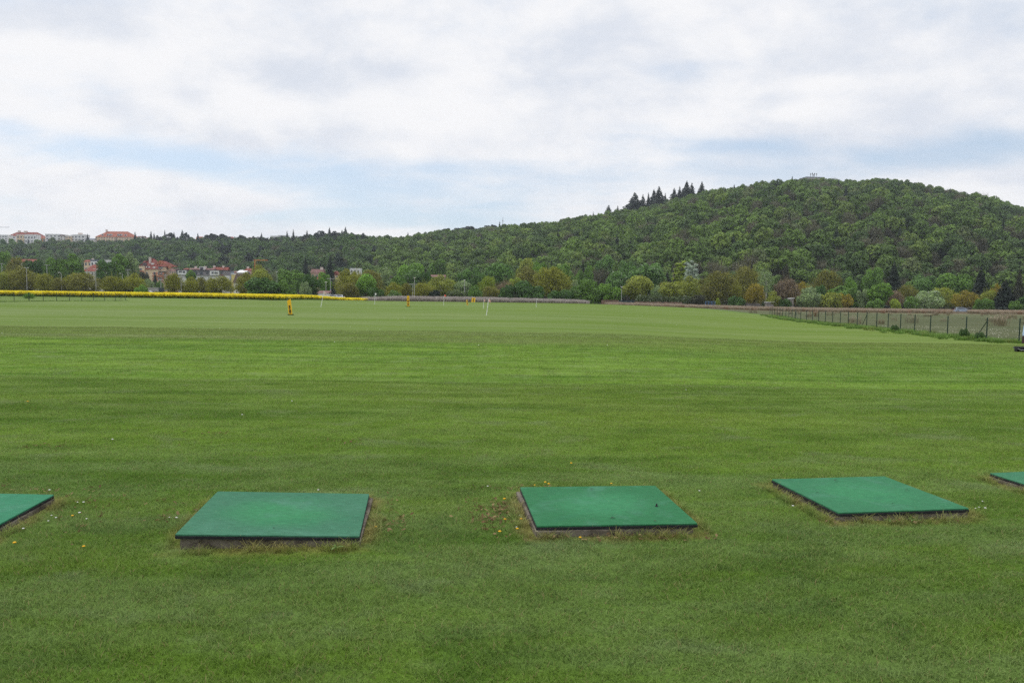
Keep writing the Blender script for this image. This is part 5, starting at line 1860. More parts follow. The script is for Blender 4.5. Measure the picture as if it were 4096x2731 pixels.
def shape_roof(mb, x0, x1, y0, y1, z, h, kind, over=.35):
    X0, X1, Y0, Y1 = x0 - over, x1 + over, y0 - over, y1 + over
    ym, run = (Y0 + Y1) / 2, min((Y1 - Y0) / 2, (X1 - X0) * .32)
    if kind == 'hip':
        V = [(X0, Y0, z), (X1, Y0, z), (X1, Y1, z), (X0, Y1, z), (X0 + run, ym, z + h), (X1 - run, ym, z + h)]
        mb.add(V, [(0, 1, 5, 4), (2, 3, 4, 5), (1, 2, 5), (3, 0, 4), (3, 2, 1, 0)])
    elif kind == 'gable':           # ridge along x
        V = [(X0, Y0, z), (X1, Y0, z), (X1, Y1, z), (X0, Y1, z), (X0, ym, z + h), (X1, ym, z + h)]
        mb.add(V, [(0, 1, 5, 4), (2, 3, 4, 5), (1, 2, 5), (3, 0, 4), (3, 2, 1, 0)])
    elif kind == 'end':             # gable end towards the range, ridge along y
        xm = (X0 + X1) / 2
        V = [(X0, Y0, z), (X1, Y0, z), (X1, Y1, z), (X0, Y1, z), (xm, Y0, z + h), (xm, Y1, z + h)]
        mb.add(V, [(0, 4, 5, 3), (1, 2, 5, 4), (0, 1, 4), (2, 3, 5), (3, 2, 1, 0)])
    elif kind == 'shed':
        V = [(X0, Y0, z), (X1, Y0, z), (X1, Y1, z + h), (X0, Y1, z + h), (X0, Y1, z), (X1, Y1, z)]
        mb.add(V, [(0, 1, 2, 3), (1, 5, 2), (0, 3, 4), (3, 2, 5, 4), (4, 5, 1, 0)])
    else:                           # flat with a parapet edge
        mb.box(X0, X1, Y0, Y1, z, z + h)


def house(lab, px0, px1, top, eave, base, d, wall, roof, kind='hip', rows=0, cols=0, turn=0.0, depth=None, chimneys=(), group='houses of the town', name='house', wh=.5, ww=.45, dormers=(), extra=9.0, cat='house'):
    a, b = W(px0, eave, d), W(px1, eave, d)
    zt, ze, zb = W((px0 + px1) / 2, top, d).z, (a.z + b.z) / 2, W((px0 + px1) / 2, base, d).z
    w = b.x - a.x
    dp = depth or max(6.0, w * .6)
    t = thing(name, lab, cat, ((a.x + b.x) / 2, d, zb), rad(turn), group)
    z = ze - zb
    MB().box(-w / 2, w / 2, 0, dp, -extra, z).build('wall', wall_mat(WCOL[wall], wall), t)
    mb = MB()
    shape_roof(mb, -w / 2, w / 2, 0, dp, z, max(zt - ze, .25), kind, .35 if kind != 'flat' else .12)
    rf = mb.build('roof', tile_mat(RCOL[roof], 'roof' + roof), t)
    for fx, fy, cw, ch in chimneys:
        MB().box(-cw / 2, cw / 2, -cw / 2, cw / 2, -1.6, ch).build('chimney', CHIM, rf, (fx * w / 2, dp * fy, z + (zt - ze)))
    for fx, fz, dw in dormers:
        q = z + (zt - ze) * fz
        y = dp * .5 * fz
        m2 = MB().box(-dw / 2, dw / 2, -.5, 2.2, -.1, dw * .8).build('dormer', FRAME, rf, (fx * w / 2, y, q))
        MB().box(-dw * .36, dw * .36, -.54, -.5, .12, dw * .68).build('pane', GLASS, m2)
    if rows and cols:
        cw, ch = w / cols, z / rows
        fm = MB().box(-cw * ww / 2 - .08, cw * ww / 2 + .08, -.06, .1, -ch * wh / 2 - .08, ch * wh / 2 + .08).mesh('window', FRAME)
        pm = MB().box(-cw * ww / 2, cw * ww / 2, -.10, -.06, -ch * wh / 2, ch * wh / 2).mesh('pane', GLASS)
        for r in range(rows):
            for c in range(cols):
                f = link('window', fm, t, (-w / 2 + cw * (c + .5), 0, ch * (r + .5)))
                link('pane', pm, f)
    return t


GR = 'houses on the ridge'
RD = 1045
house('white block cut by the left edge, on the ridge', -30, 30, 939, 942, 968, RD, 'white', 'white', 'flat', 3, 5, group=GR)
house('long ridge house with red hip roof behind white flats at far left', 31, 160, 927, 945, 968, RD + 25, 'white', 'red', 'hip', 2, 8, 0, 16, [(-.5, .5, 2.5, 2.0), (-.1, .5, 3.5, 1.6)], GR)
house('cream flat-roofed house before the long red hip roof on the ridge', 65, 118, 939, 941, 970, RD, 'cream', 'white', 'flat', 2, 4, group=GR)
house('white stepped house with small tower before the long red hip roof', 98, 145, 938, 943, 972, RD - 4, 'white', 'white', 'flat', 2, 4, group=GR, depth=10)
house('low ochre house with orange roof on the ridge, left of the white flats', 125, 182, 946, 952, 972, RD + 10, 'ochre', 'orange', 'gable', 1, 5, group=GR)
house('largest white flat-roofed block on the ridge', 182, 242, 936, 939, 972, RD, 'white', 'white', 'flat', 3, 4, 4, group=GR)
house('narrow cream block with dark roof edge right of the largest white block', 240, 266, 940, 944, 972, RD, 'pale', 'brown', 'flat', 3, 2, group=GR)
house('cream stepped block left of the white block with a roof hut', 262, 284, 942, 945, 974, RD - 3, 'cream', 'white', 'flat', 3, 2, group=GR)
house('white block with small roof hut on the ridge', 282, 340, 938, 942, 976, RD, 'white', 'white', 'flat', 3, 4, -4, None, [(0, .5, 4, 2.4)], GR)
house('small ridge house with shed roof left of the big red roof', 345, 376, 953, 958, 978, RD, 'pale', 'grey', 'gable', 1, 2, group=GR)
house('very large building with red hip roof and dormers on the ridge', 379, 528, 923.5, 948, 975, RD + 15, 'cream', 'orange', 'hip', 3, 14, -3, 22, [(-.62, .5, 2, 2.6)], GR, 'house', .5, .4,
      [(-.66, .25, 2.4), (-.35, .22, 3), (-.2, .22, 3), (.22, .22, 3), (.36, .22, 3), (.62, .22, 2.4)])
house('low building with orange roof at the right foot of the big red roof', 505, 548, 966, 974, 984, RD - 14, 'cream', 'orange', 'hip', 1, 3, group=GR)
house('pale grey-roofed annex below the big red roof', 392, 424, 972, 975, 985, RD - 14, 'pale', 'grey', 'gable', 1, 3, group=GR)
house('tall cream house right of the big red roof', 548, 577, 944, 948, 975, RD, 'pale', 'brown', 'gable', 3, 2, group=GR)
house('reddish roofed small house beside the tall cream ridge house', 574, 600, 950, 957, 972, RD + 8, 'pink', 'red', 'gable', 2, 2, group=GR)
house('small red roof peeping out between ridge pines', 784, 808, 946, 956, 972, RD + 10, 'cream', 'orange', 'gable', 1, 2, group=GR)
house('long red roof between pines on the ridge', 895, 940, 946, 957, 975, RD + 10, 'cream', 'red', 'hip', 1, 4, group=GR)
house('cream house with reddish gable right of the lone pine', 990, 1022, 949, 956, 975, RD, 'pale', 'mauve', 'gable', 2, 3, group=GR)
house('left white flats among trees on the ridge', 1082, 1112, 943, 946, 972, RD - 5, 'white', 'white', 'flat', 3, 4, group=GR)
house('middle white flats among trees on the ridge', 1112, 1152, 941, 943, 972, RD - 8, 'white', 'white', 'flat', 3, 5, group=GR)
house('right white flats among trees on the ridge', 1163, 1188, 944, 946, 970, RD - 12, 'white', 'white', 'flat', 3, 3, group=GR)
house('small cream house half hidden by a ridge pine', 1276, 1292, 940, 943, 960, 1012, 'cream', 'white', 'flat', 1, 2, group=GR)
house('white house below the two dark firs on the ridge', 1374, 1397, 944, 946, 968, 1000, 'white', 'white', 'flat', 2, 2, group=GR)
house('tiny white house among trees right of the two dark firs', 1474, 1487, 945, 947, 960, 990, 'white', 'white', 'flat', 1, 3, group=GR)

house('orange-roofed house at far left behind the brown tree', -6, 50, 1035, 1052, 1090, 460, 'cream', 'orange', 'gable', 2, 5)
house('red-roofed house with white gable at far left', 74, 140, 1036, 1050, 1090, 455, 'white', 'red', 'gable', 2, 5)
house('house with pinkish red roof between two green trees', 243, 277, 1061, 1086, 1110, 440, 'pale', 'red', 'hip', 1, 2)
house('cream house with small red gable beside the white roof terrace', 336, 365, 1039, 1047, 1085, 470, 'cream', 'red', 'gable', 2, 2, 0, None, [(.7, .5, 1, 1)])
house('white modern house with blue-grey roof', 362, 405, 1039, 1045, 1085, 468, 'white', 'grey', 'flat', 2, 3, 0)
house('house with wide pink-red roof below the white modern house', 333, 392, 1057, 1085, 1105, 440, 'pale', 'red', 'hip', 1, 4, 0, 12)
house('white house with flat roof right of the dark green round tree', 416, 449, 1040, 1044, 1075, 470, 'white', 'white', 'flat', 2, 3)
house('brick block with flat roof behind the villa', 650, 680, 1063, 1065, 1112, 488, 'brick', 'brown', 'flat', 3, 3, 8, cat='building')
house('terrace with mauve roof right of the brick block', 676, 704, 1075, 1083, 1112, 480, 'pink', 'mauve', 'gable', 2, 3)
house('house with red roof behind the modern building', 848, 908, 1068, 1084, 1100, 520, 'pale', 'red', 'gable', 1, 4, 0, None, [(-.9, .5, 1.2, 1), (.3, .5, 1.2, 1)])
house('long house with mauve roof and dormers behind the modern building', 752, 850, 1072, 1083, 1100, 515, 'pale', 'mauve', 'gable', 1, 6, 0, None, [(-.6, .5, 1.3, 1.2), (.2, .5, 1.3, 1.4)], dormers=[(.1, .2, 3)])
house('small pink-roofed house at the left end of the modern building', 728, 752, 1072, 1080, 1100, 525, 'pale', 'red', 'hip', 1, 2)
house('blue-grey house at the right end of the modern building', 896, 922, 1083, 1086, 1110, 470, 'bluegrey', 'grey', 'flat', 2, 2)
house('yellow house with blind gable wall', 925, 978, 1095, 1098, 1130, 420, 'yellow', 'white', 'flat', 0, 0)
house('house with big dark brown gable roof before the yellow house', 934, 990, 1094, 1131, 1150, 400, 'pale', 'dark', 'gable', 0, 0, 0, 10, dormers=[(-.35, .3, 1.4)])
house('house with mauve-red roof and white chimney left of the crane', 976, 1004, 1072, 1082, 1110, 500, 'pink', 'red', 'hip', 1, 2, 0, None, [(-.3, .5, 1.2, 1.0)])
house('low house with pale slanting roof left of the crane', 948, 980, 1079, 1090, 1110, 495, 'pale', 'white', 'shed', 1, 2)
house('small red roof between the yellow house and the blue-grey house', 915, 942, 1083, 1090, 1110, 505, 'pink', 'mauve', 'gable', 1, 2)
house('house with red-brown roof beside the broad dark conifer', 1243, 1292, 1076, 1092, 1120, 460, 'pink', 'mauve', 'gable', 1, 3, 0, None, [(.6, .5, 1.4, 1.2)])
house('small bright orange roof below the red-brown roof', 1260, 1282, 1106, 1120, 1130, 430, 'cream', 'orange', 'hip', 1, 1)
house('cream house with steep red gable right of the broad dark conifer', 1328, 1354, 1084, 1100, 1130, 440, 'cream', 'red', 'end', 2, 2)
house('white modern house at the foot of the wood', 1400, 1440, 1073, 1076, 1095, 470, 'white', 'white', 'flat', 1, 3)
house('pinkish house mostly hidden behind the light yellow-green tree', 1723, 1778, 1099, 1108, 1130, 330, 'mauve', 'mauve', 'gable', 1, 4)
house('white shed with slanted roof at the end of the rapeseed', 1273, 1311, 1163, 1172, 1190, 238, 'white', 'mauve', 'shed', 0, 0, 0, 3, name='shed', cat='shed', extra=2.5)
house('squat concrete tower block on top of the round hill', 3223, 3300, 708, 710.5, 740, 752, 'concrete', 'grey', 'flat', 1, 5, 6, 14, (), 'buildings on the hill', 'tower', .3, .3, cat='tower')
t = bpy.data.objects['tower']
for k, (px, top) in enumerate(((3250, 690), (3257, 688), (3266, 689), (3274, 690), (3262, 695))):
    q = W(px, 704, 752)
    h = W(px, top, 752).z - q.z
    o = MB().tube([(0, 0, 0), (0, 0, h)], .22, 6).box(-.5, .5, -.2, .2, h * .6, h * .85).build('antenna', STEEL, None)
    o.parent = t
    o.location = t.matrix_basis.inverted() @ Vector((q.x, 757, q.z))


def villa():
    d = 478
    s = d / FPX
    o = W(600, 1124, d)
    t = thing('villa', 'cream villa with steep red tiled roofs, brick bands and balconies', 'villa', o, 0, 'houses of the town')
    cx = lambda px: (px - 600) * s
    cz = lambda py: (1124 - py) * s
    wm, bm, rm = wall_mat(WCOL['cream'], 'cream'), wall_mat((.40, .17, .10), 'brickband'), tile_mat((.185, .050, .038), 'roofvilla')
    MB().box(cx(538), cx(634), 0, 13, -9, cz(1077)).build('wall', wm, t)
    MB().box(cx(634), cx(655), 3, 14, -9, cz(1067)).build('side_wall', wm, t)
    mb = MB()
    V = [(cx(533), -.6, cz(1077)), (cx(637), -.6, cz(1077)), (cx(637), 14, cz(1077)), (cx(533), 14, cz(1077)), (cx(590), 5.5, cz(1032)), (cx(597), 6.5, cz(1032))]
    mb.add(V, [(0, 1, 5, 4), (1, 2, 5), (2, 3, 4, 5), (3, 0, 4), (3, 2, 1, 0)])
    rf = mb.build('roof', rm, t)
    mb = MB()
    V = [(cx(612), 2, cz(1064)), (cx(660), 2, cz(1066)), (cx(668), 16, cz(1064)), (cx(600), 16, cz(1064)), (cx(618), 8, cz(1041)), (cx(640), 9, cz(1043))]
    mb.add(V, [(0, 1, 5, 4), (1, 2, 5), (2, 3, 4, 5), (3, 0, 4), (3, 2, 1, 0)]).build('rear_roof', rm, t)
    mb = MB()
    V = [(cx(545), 6, cz(1060)), (cx(580), 6, cz(1060)), (cx(580), 12, cz(1060)), (cx(545), 12, cz(1060)), (cx(550), 9, cz(1043)), (cx(578), 9, cz(1040))]
    mb.add(V, [(0, 1, 5, 4), (1, 2, 5), (2, 3, 4, 5), (3, 0, 4), (3, 2, 1, 0)]).build('side_roof', rm, t)
    MB().box(cx(587.5), cx(594), 3.0, 4.2, cz(1058), cz(1028)).box(cx(586.8), cx(594.6), 2.9, 4.3, cz(1031), cz(1028.3)).build('chimney', CHIM, rf)
    for px, py in ((563, 1046), (571, 1045)):
        MB().box(cx(px - 2), cx(px + 2), 7.5, 9, cz(py + 8), cz(py)).build('chimney', CHIM, rf)
    for px, py in ((620, 1045), (633, 1048), (645, 1052), (628, 1041), (652, 1056), (663, 1058)):
        MB().box(cx(px - 3), cx(px + 3), 4, 7, cz(py + 14), cz(py)).build('brick_dormer', bm, rf)
    bay = MB().box(cx(558), cx(582), -1.6, 0, -4, cz(1064.5)).build('bay', wm, t)
    MB().box(cx(557), cx(583), -1.8, .4, cz(1064.4), cz(1062.8)).build('balcony_floor', STEEL, bay)
    MB().box(cx(570), cx(585), 0.2, 1.4, cz(1062), cz(1052)).build('loggia', paint('loggia', (.10, .08, .08), .8), bay)
    MB().box(cx(557.5), cx(582.5), -1.66, -1.6, -4, cz(1083)).build('brick_band', bm, bay)
    for y0, y1 in ((1089, 1098), (1101, 1107), (1111, 1122)):
        MB().box(cx(611), cx(656), -.12 if y0 != 1101 else -.9, 0, cz(y1), cz(y0)).build('brick_band', bm, t)
    for px, py, w, h in ((569, 1078, 9, 7), (588, 1093, 6, 8), (619, 1093, 7, 9), (636, 1093, 5, 7), (646, 1093, 5, 7), (619, 1116, 6, 8), (635, 1115, 5, 8), (645, 1115, 5, 8), (638, 1072, 6, 6), (648, 1072, 6, 6)):
        y = -1.7 if px == 569 else -.16
        f = MB().box(cx(px - w / 2) - .1, cx(px + w / 2) + .1, y - .04, y + .06, cz(py + h / 2) - .1, cz(py - h / 2) + .1).build('window', FRAME, t)
        MB().box(cx(px - w / 2), cx(px + w / 2), y - .1, y - .04, cz(py + h / 2), cz(py - h / 2)).build('pane', GLASS, f)
    for px, py in ((552, 1068), (589, 1069), (594, 1069), (616, 1070), (604, 1055), (621, 1054), (619, 1050)):
        k = (1077 - py) / 45
        MB().box(-.75, .75, -.25, .5, -.5, .5).build('skylight', FRAME, rf, (cx(px), 6.2 * k - .6 + (2.2 if py < 1056 and px > 615 else 0), cz(py)))
    MB().box(cx(634), cx(662), -.6, 3, cz(1086), cz(1084.5)).build('balcony_floor', STEEL, t)


villa()


def modern_block():
    d = 430
    s = d / FPX
    o = W(800, 1125, d)
    t = thing('apartment_block', 'low modern apartment block with white and grey boxes under a dark flat roof', 'building', o, 0, 'houses of the town')
    cx = lambda px: (px - 800) * s
    cz = lambda py: (1125 - py) * s
    MB().box(cx(704), cx(896), 0, 10, cz(1101), cz(1081)).build('wall', wall_mat((.23, .215, .235), 'greyblock'), t)
    MB().box(cx(712), cx(896), .8, 9, -8, cz(1101)).build('lower_wall', wall_mat(WCOL['white'], 'white'), t)
    MB().box(cx(702), cx(898), -.7, 10.4, cz(1081), cz(1079)).build('roof', paint('dark_roof_edge', (.05, .05, .055), .7), t)
    for a, b in ((713, 748), (841, 878)):
        MB().box(cx(a), cx(b), -.5, 0, cz(1100), cz(1082.5)).build('white_bay', wall_mat(WCOL['white'], 'white'), t)
    MB().box(cx(879), cx(895), -.05, 0, cz(1102), cz(1096)).build('brown_panel', wall_mat((.22, .13, .12), 'brownpanel'), t)
    for px, py, w, h, y in ((724, 1088, 12, 6, -.55), (738, 1089, 8, 7, -.55), (783, 1092, 12, 13, -.05), (806, 1092, 12, 13, -.05), (830, 1091, 8, 8, -.05), (852, 1091, 7, 7, -.55), (866, 1091, 12, 6, -.55), (885, 1091, 10, 6, -.05), (710, 1090, 4, 14, -.05), (807, 1110, 7, 4, .75)):
        f = MB().box(cx(px - w / 2) - .06, cx(px + w / 2) + .06, y - .03, y + .06, cz(py + h / 2) - .06, cz(py - h / 2) + .06).build('window', STEEL, t)
        MB().box(cx(px - w / 2), cx(px + w / 2), y - .09, y - .03, cz(py + h / 2), cz(py - h / 2)).build('pane', GLASS, f)


modern_block()

# antenna frame on a roof, crane, mast
q = W(744, 1082, 512)
t = thing('roof_antenna', 'thin lattice aerial standing on the long mauve roof', 'aerial', q)
MB().tube([(0, 0, -2), (0, 0, 5.2)], .10, 5).tube([(-1.6, 0, -2), (-1.6, 0, 4.9)], .08, 5).build('mast', STEEL, t)
mb = MB()
for z in (3.4, 4.2, 5.0):
    mb.box(-2.6, 1.2, -.06, .06, z - .06, z + .06)
mb.build('cross_arms', STEEL, t)


def crane(lab, px, base, top, jib0, jib1, jy, d, col, matname, th):
    o = W(px, base, d)
    o2 = W(px, top, d)
    t = thing('tower_crane', lab, 'crane', o)
    cm = paint(matname, col, .6)
    h = o2.z - o.z
    mb = MB()
    for x in (-th, th):
        for y in (-th, th):
            mb.tube([(x, y, -6), (x, y, h)], th * .2, 4)
    n = int((h + 6) / (th * 2))
    for k in range(n):
        z = -6 + k * th * 2
        sgn = 1 if k % 2 else -1
        mb.tube([(-th * sgn, -th, z), (th * sgn, -th, z + th * 2)], th * .14, 4)
        mb.tube([(-th, -th * sgn, z), (-th, th * sgn, z + th * 2)], th * .14, 4)
    mb.build('mast', cm, t)
    zj = W(px, jy, d).z - o.z
    x0, x1 = (jib0 - px) * d / FPX, (jib1 - px) * d / FPX
    mb = MB()
    for y, z in ((-th * .7, 0), (th * .7, 0), (0, th * 1.3)):
        mb.tube([(x0, y, zj + z), (x1, y, zj + z)], th * .2, 4)
    L = int((x1 - x0) / (th * 1.6))
    for k in range(L):
        x = x0 + k * th * 1.6
        mb.tube([(x, -th * .7, zj), (x + th * .8, 0, zj + th * 1.3), (x + th * 1.6, -th * .7, zj)], th * .13, 4)
    mb.build('jib', cm, t)
    return t


crane('orange tower crane in front of the wooded slope', 1021, 1078, 1040, 1015, 1071, 1042, 455, (.50, .13, .03), 'orange_steel', .36)
crane('very distant pale crane jib against the sky at far left', -60, 1000, 905, -100, 40, 909, 1400, (.62, .63, .66), 'pale_steel', .75)
q, q2 = W(2011, 912, 915), W(2011, 868, 915)
t = thing('radio_mast', 'thin dark radio mast rising from the ridge', 'mast', q)
MB().tube([(0, 0, -12), (0, 0, (q2.z - q.z) * .75), (0, 0, q2.z - q.z)], [.34, .26, .10], 6).build('pole', STEEL, t)
for z in (.3, .6):
    MB().box(-.5, .5, -.3, .3, (q2.z - q.z) * z, (q2.z - q.z) * z + .8).build('bracket', STEEL, t)

# ------------------------------------------------------------------ poles and lamps in and before the town
CPOLE = paint('concrete_pole', (.38, .38, .38), .8, .12, 2)
GP = 'lamp and line poles by the town road'


def pole(px, top, base, d, kind, lab, r=.16):
    o = W(px, base, d)
    h = W(px, top, d).z - o.z
    t = thing('street_lamp' if kind != 'pole' else 'utility_pole', lab, 'street lamp' if kind != 'pole' else 'pole', o, 0, GP)
    MB().tube([(0, 0, -8), (0, 0, h)], [r * 1.2, r * .75], 7).build('pole', CPOLE, t)
    if kind == 'pole':
        MB().box(-1.2, 1.2, -.07, .07, h * .93 - .07, h * .93 + .07).build('crossarm', CPOLE, t)
    elif kind == 'double':
        for s in (-1, 1):
            a = MB().tube([(0, 0, h - .1), (s * .32, 0, h + .10)], .05, 5).build('arm', CPOLE, t)
            MB().box(-.24, .24, -.15, .15, -.06, .08).build('lamp_head', FRAME, a, (s * .5, 0, h + .12))
    elif kind == 'curved':
        a = MB().tube([(0, 0, h - .2), (-.2, 0, h + .2), (-.6, 0, h + .3)], .05, 5).build('arm', CPOLE, t)
        MB().box(-.25, .25, -.15, .15, -.06, .08).build('lamp_head', FRAME, a, (-.75, 0, h + .3))
    elif kind == 'lamp':
        MB().box(-.28, .28, -.2, .2, 0, .2).build('lamp_head', FRAME, t, (0, 0, h))


for a in [(8, 1052, 1092, 335, 'pole', 'concrete line pole at the left edge, left of the double-headed lamp'), (108, 1072, 1150, 252, 'double', 'tall double-headed lamp post in front of the orange-brown tree'),
          (188, 1058, 1094, 325, 'pole', 'white concrete pole before the tall green tree with pale trunk'), (245.5, 1094, 1120, 254, 'curved', 'small curved lamp over the low brown-olive tree'),
          (348, 1072, 1096, 325, 'pole', 'pole left of the wide pink-red roof'), (383, 1078, 1114, 254, 'double', 'lamp post above the big brown tree, before the red roof'),
          (490, 1097, 1112, 270, 'curved', 'short curved lamp in front of the tall poplars'), (512, 1076, 1108, 325, 'pole', 'pole in front of the right tall poplar'),
          (644, 1117, 1160, 330, 'pole', 'white pole rising over the grey retaining wall'), (663, 1097, 1150, 345, 'pole', 'grey pole before the right end of the villa'),
          (725, 1103, 1166, 254, 'pole', 'thin pole between the two olive trees below the modern block'), (1108, 1088, 1130, 272, 'lamp', 'lamp post with white head right of the crane'),
          (1304, 1130, 1180, 243, 'lamp', 'short white pole right of the white shed'), (1322, 1110, 1178, 246, 'pole', 'taller thin pole right of the white shed'),
          (1651, 1133, 1184, 243, 'pole', 'left of the two thin posts behind the 100 board'), (1658, 1112, 1180, 247, 'lamp', 'taller right one of the two thin posts behind the 100 board'),
          (1858, 1122, 1166, 244, 'lamp', 'grey lamp post left of the dark bush behind the tilted boards'), (2486, 1149, 1198, 243, 'lamp', 'lone grey pole below the rounded chestnut')]:
    pole(*a, r=.085 if a[3] < 300 else .13)

# ------------------------------------------------------------------ retaining wall, low fences, frame
q0, q1 = W(572, 1153, 330), W(676, 1153, 330)
zb = W(620, 1166, 330).z
o = MB().box(0, q1.x - q0.x, 0, .5, -4, q0.z - zb).box(-.1, q1.x - q0.x + .1, -.1, .6, q0.z - zb, q0.z - zb + .35).build('retaining_wall', wall_mat(WCOL['concrete'], 'concrete'), None, (q0.x, 330, zb))
tag(o, 'long grey retaining wall below the villa', 'wall')


def low_fence(px0, px1, top, d, col, lab, name, seed, key):
    rng = np.random.default_rng(seed)
    a, b = W(px0, top, d), W(px1, top + .0124 * (px1 - px0), d)
    g = float(G((a.x + b.x) / 2, d))
    L, h = b.x - a.x, (a.z + b.z) / 2 - g
    t = thing(name, lab, 'fence', (a.x, d, g))
    m = paint(key, col, .9, .35, .9)
    mb = MB()
    x = 0
    while x < L:
        w = rng.uniform(.10, .22)
        mb.box(x, x + w, -.03 + rng.uniform(-.03, .03), .03, -.1, h * rng.uniform(.90, 1.04))
        x += w + .01
    mb.build('boards', m, t)
    for k in range(int(L / 3) + 1):
        MB().box(-.06, .06, .04, .16, -.3, h * 1.03).build('post', m, t, (min(k * 3.0, L), 0, 0))


low_fence(2406, 2475, 1199, 238, (.16, .105, .075), 'brown plank fence at the right of the hemispherical bush', 'plank_fence', 1, 'old_brown_planks')
low_fence(2476, 2536, 1201, 238.6, (.035, .06, .065), 'dark teal fence section behind the range', 'screen_fence', 2, 'dark_teal_screen')
low_fence(2540, 2728, 1206, 238, (.20, .135, .10), 'long reddish brown reed fence below the clipped hedge', 'reed_fence', 3, 'reed_mat')
low_fence(2985, 3040, 1212, 240, (.12, .11, .10), 'grey plank fence under the ochre tree', 'plank_fence', 4, 'grey_planks')

p = ground_at(2842, 237)
BLUE = paint('blue_frame', (.06, .16, .34), .5)
t = thing('steel_frame', 'blue steel frame standing in front of the brown tree', 'frame', p)
w, h = 38 * 237 / FPX, W(2842, 1207, 237).z - p.z
for x in (-w / 2, -w / 6, w / 6, w / 2):
    MB().box(-.06, .06, -.06, .06, -.2, h).build('upright', BLUE, t, (x, 0, 0))
MB().box(-w / 2 - .06, w / 2 + .06, -.07, .07, h, h + .12).build('top_bar', BLUE, t)
MB().box(-w / 2, w / 2, .1, .14, .1, h * .85).build('back_panel', paint('dark_panel', (.05, .065, .08), .7), t)
for px, py, wpx, lab in ((3082, 1207, 26, 'low pale roof at the foot of the birch'), (3870, 1231, 34, 'dark open shelter behind the parked car'), (3168, 1192, 14, 'small white roof under the mauve-brown tree')):
    d = 243 if px != 3870 else 243
    q = W(px, py, d)
    g = float(G(q.x, d))
    w = wpx * d / FPX
    dark = px == 3870
    t = thing('hut', lab, 'hut', (q.x, d, g), 0, 'garden huts among the bushes')
    MB().box(-w / 2, w / 2, 0, 2.2, 0, q.z - g - .3).build('wall', paint('hut_wall', (.03, .03, .03) if dark else (.22, .2, .18), .9), t)
    MB().prism([(-w / 2 - .2, q.z - g - .3), (w / 2 + .2, q.z - g - .15), (w / 2 + .2, q.z - g), (-w / 2 - .2, q.z - g - .12)], -.3, 2.5).build('roof', paint('hut_roof', (.06, .055, .05) if dark else (.5, .5, .5), .8), t)


# ------------------------------------------------------------------ vehicles
TYRE = paint('tyre', (.02, .02, .021), .85)
RIM = paint('rim', (.35, .35, .36), .4, .1, 3, .5, .5)
CARGLASS = paint('car_glass', (.06, .075, .09), .1, .1, 1, .6)


def car(lab, loc, turn, col, key, group):
    t = thing('parked_car', lab, 'car', loc, rad(turn), group)
    cm = paint('paint_' + key, col, .3, .05, 2, .5)
    lower = [(-2.1, .30), (-2.12, .62), (-2.02, .86), (-1.55, .93), (1.0, .93), (1.75, .82), (2.08, .66), (2.12, .36), (2.0, .26), (-2.0, .26)]
    cabin = [(-1.95, .90), (-1.62, 1.38), (-1.2, 1.46), (.05, 1.47), (.45, 1.36), (1.12, .92)]
    mb = MB()
    for prof, hw, inset in ((lower, .86, .06), (cabin, .74, .14)):
        n = len(prof)
        cxm = sum(p[0] for p in prof) / n
        V = []
        for y, k in ((-hw, .985), (-hw + inset, 1.0), (hw - inset, 1.0), (hw, .985)):
            f = 1 if prof is lower else (1.0 if abs(y) < hw - .01 else .97)
            V += [(cxm + (x - cxm) * k, y if prof is lower or z < 1.0 else y * .86, z) for x, z in prof]
        Fs = [tuple(range(n)), tuple(range(4 * n - 1, 3 * n - 1, -1))]
        for r in range(3):
            for i in range(n):
                j = (i + 1) % n
                Fs.append((r * n + i, (r + 1) * n + i, (r + 1) * n + j, r * n + j))
        mb.add(V, Fs)
    mb.build('body', cm, t)
    for s in (-1, 1):
        pr = [(-1.6, .96), (-1.42, 1.33), (-.98, 1.39), (-.1, 1.39), (.34, 1.29), (.86, .96)]
        V = [(x, s * (.748 if z < 1 else .665), z) for x, z in pr] + [(x, s * (.70 if z < 1 else .62), z) for x, z in pr]
        n = len(pr)
        MB().add(V, [tuple(range(n)), tuple(range(2 * n - 1, n - 1, -1))] + [(i, i + n, (i + 1) % n + n, (i + 1) % n) for i in range(n)]).build('side_window', CARGLASS, t)
    MB().add([(1.16, -.66, .95), (1.16, .66, .95), (.52, .58, 1.36), (.52, -.58, 1.36)], [(0, 1, 2, 3)]).build('windscreen', CARGLASS, t)
    MB().add([(-1.99, -.62, .95), (-1.70, -.55, 1.35), (-1.70, .55, 1.35), (-1.99, .62, .95)], [(0, 1, 2, 3)]).build('rear_window', CARGLASS, t)
    for x in (-1.3, 1.32):
        for s in (-1, 1):
            w = link('wheel', None, t, (x, s * .78, .32))
            MB().tube([(0, -.1, 0), (0, -.09, 0), (0, .09, 0), (0, .1, 0)], [.28, .32, .32, .28], 16).build('tyre', TYRE, w)
            MB().tube([(0, s * .085, 0), (0, s * .112, 0)], [.2, .19], 12).build('rim', RIM, w)
    for s in (-1, 1):
        MB().box(-.06, .06, -.2, .2, -.06, .08).build('headlight', FRAME, t, (2.04, s * .6, .68))
        MB().box(-.04, .04, -.12, .12, -.12, .12).build('tail_light', paint('red_lens', (.35, .02, .02), .3), t, (-2.09, s * .66, .8))


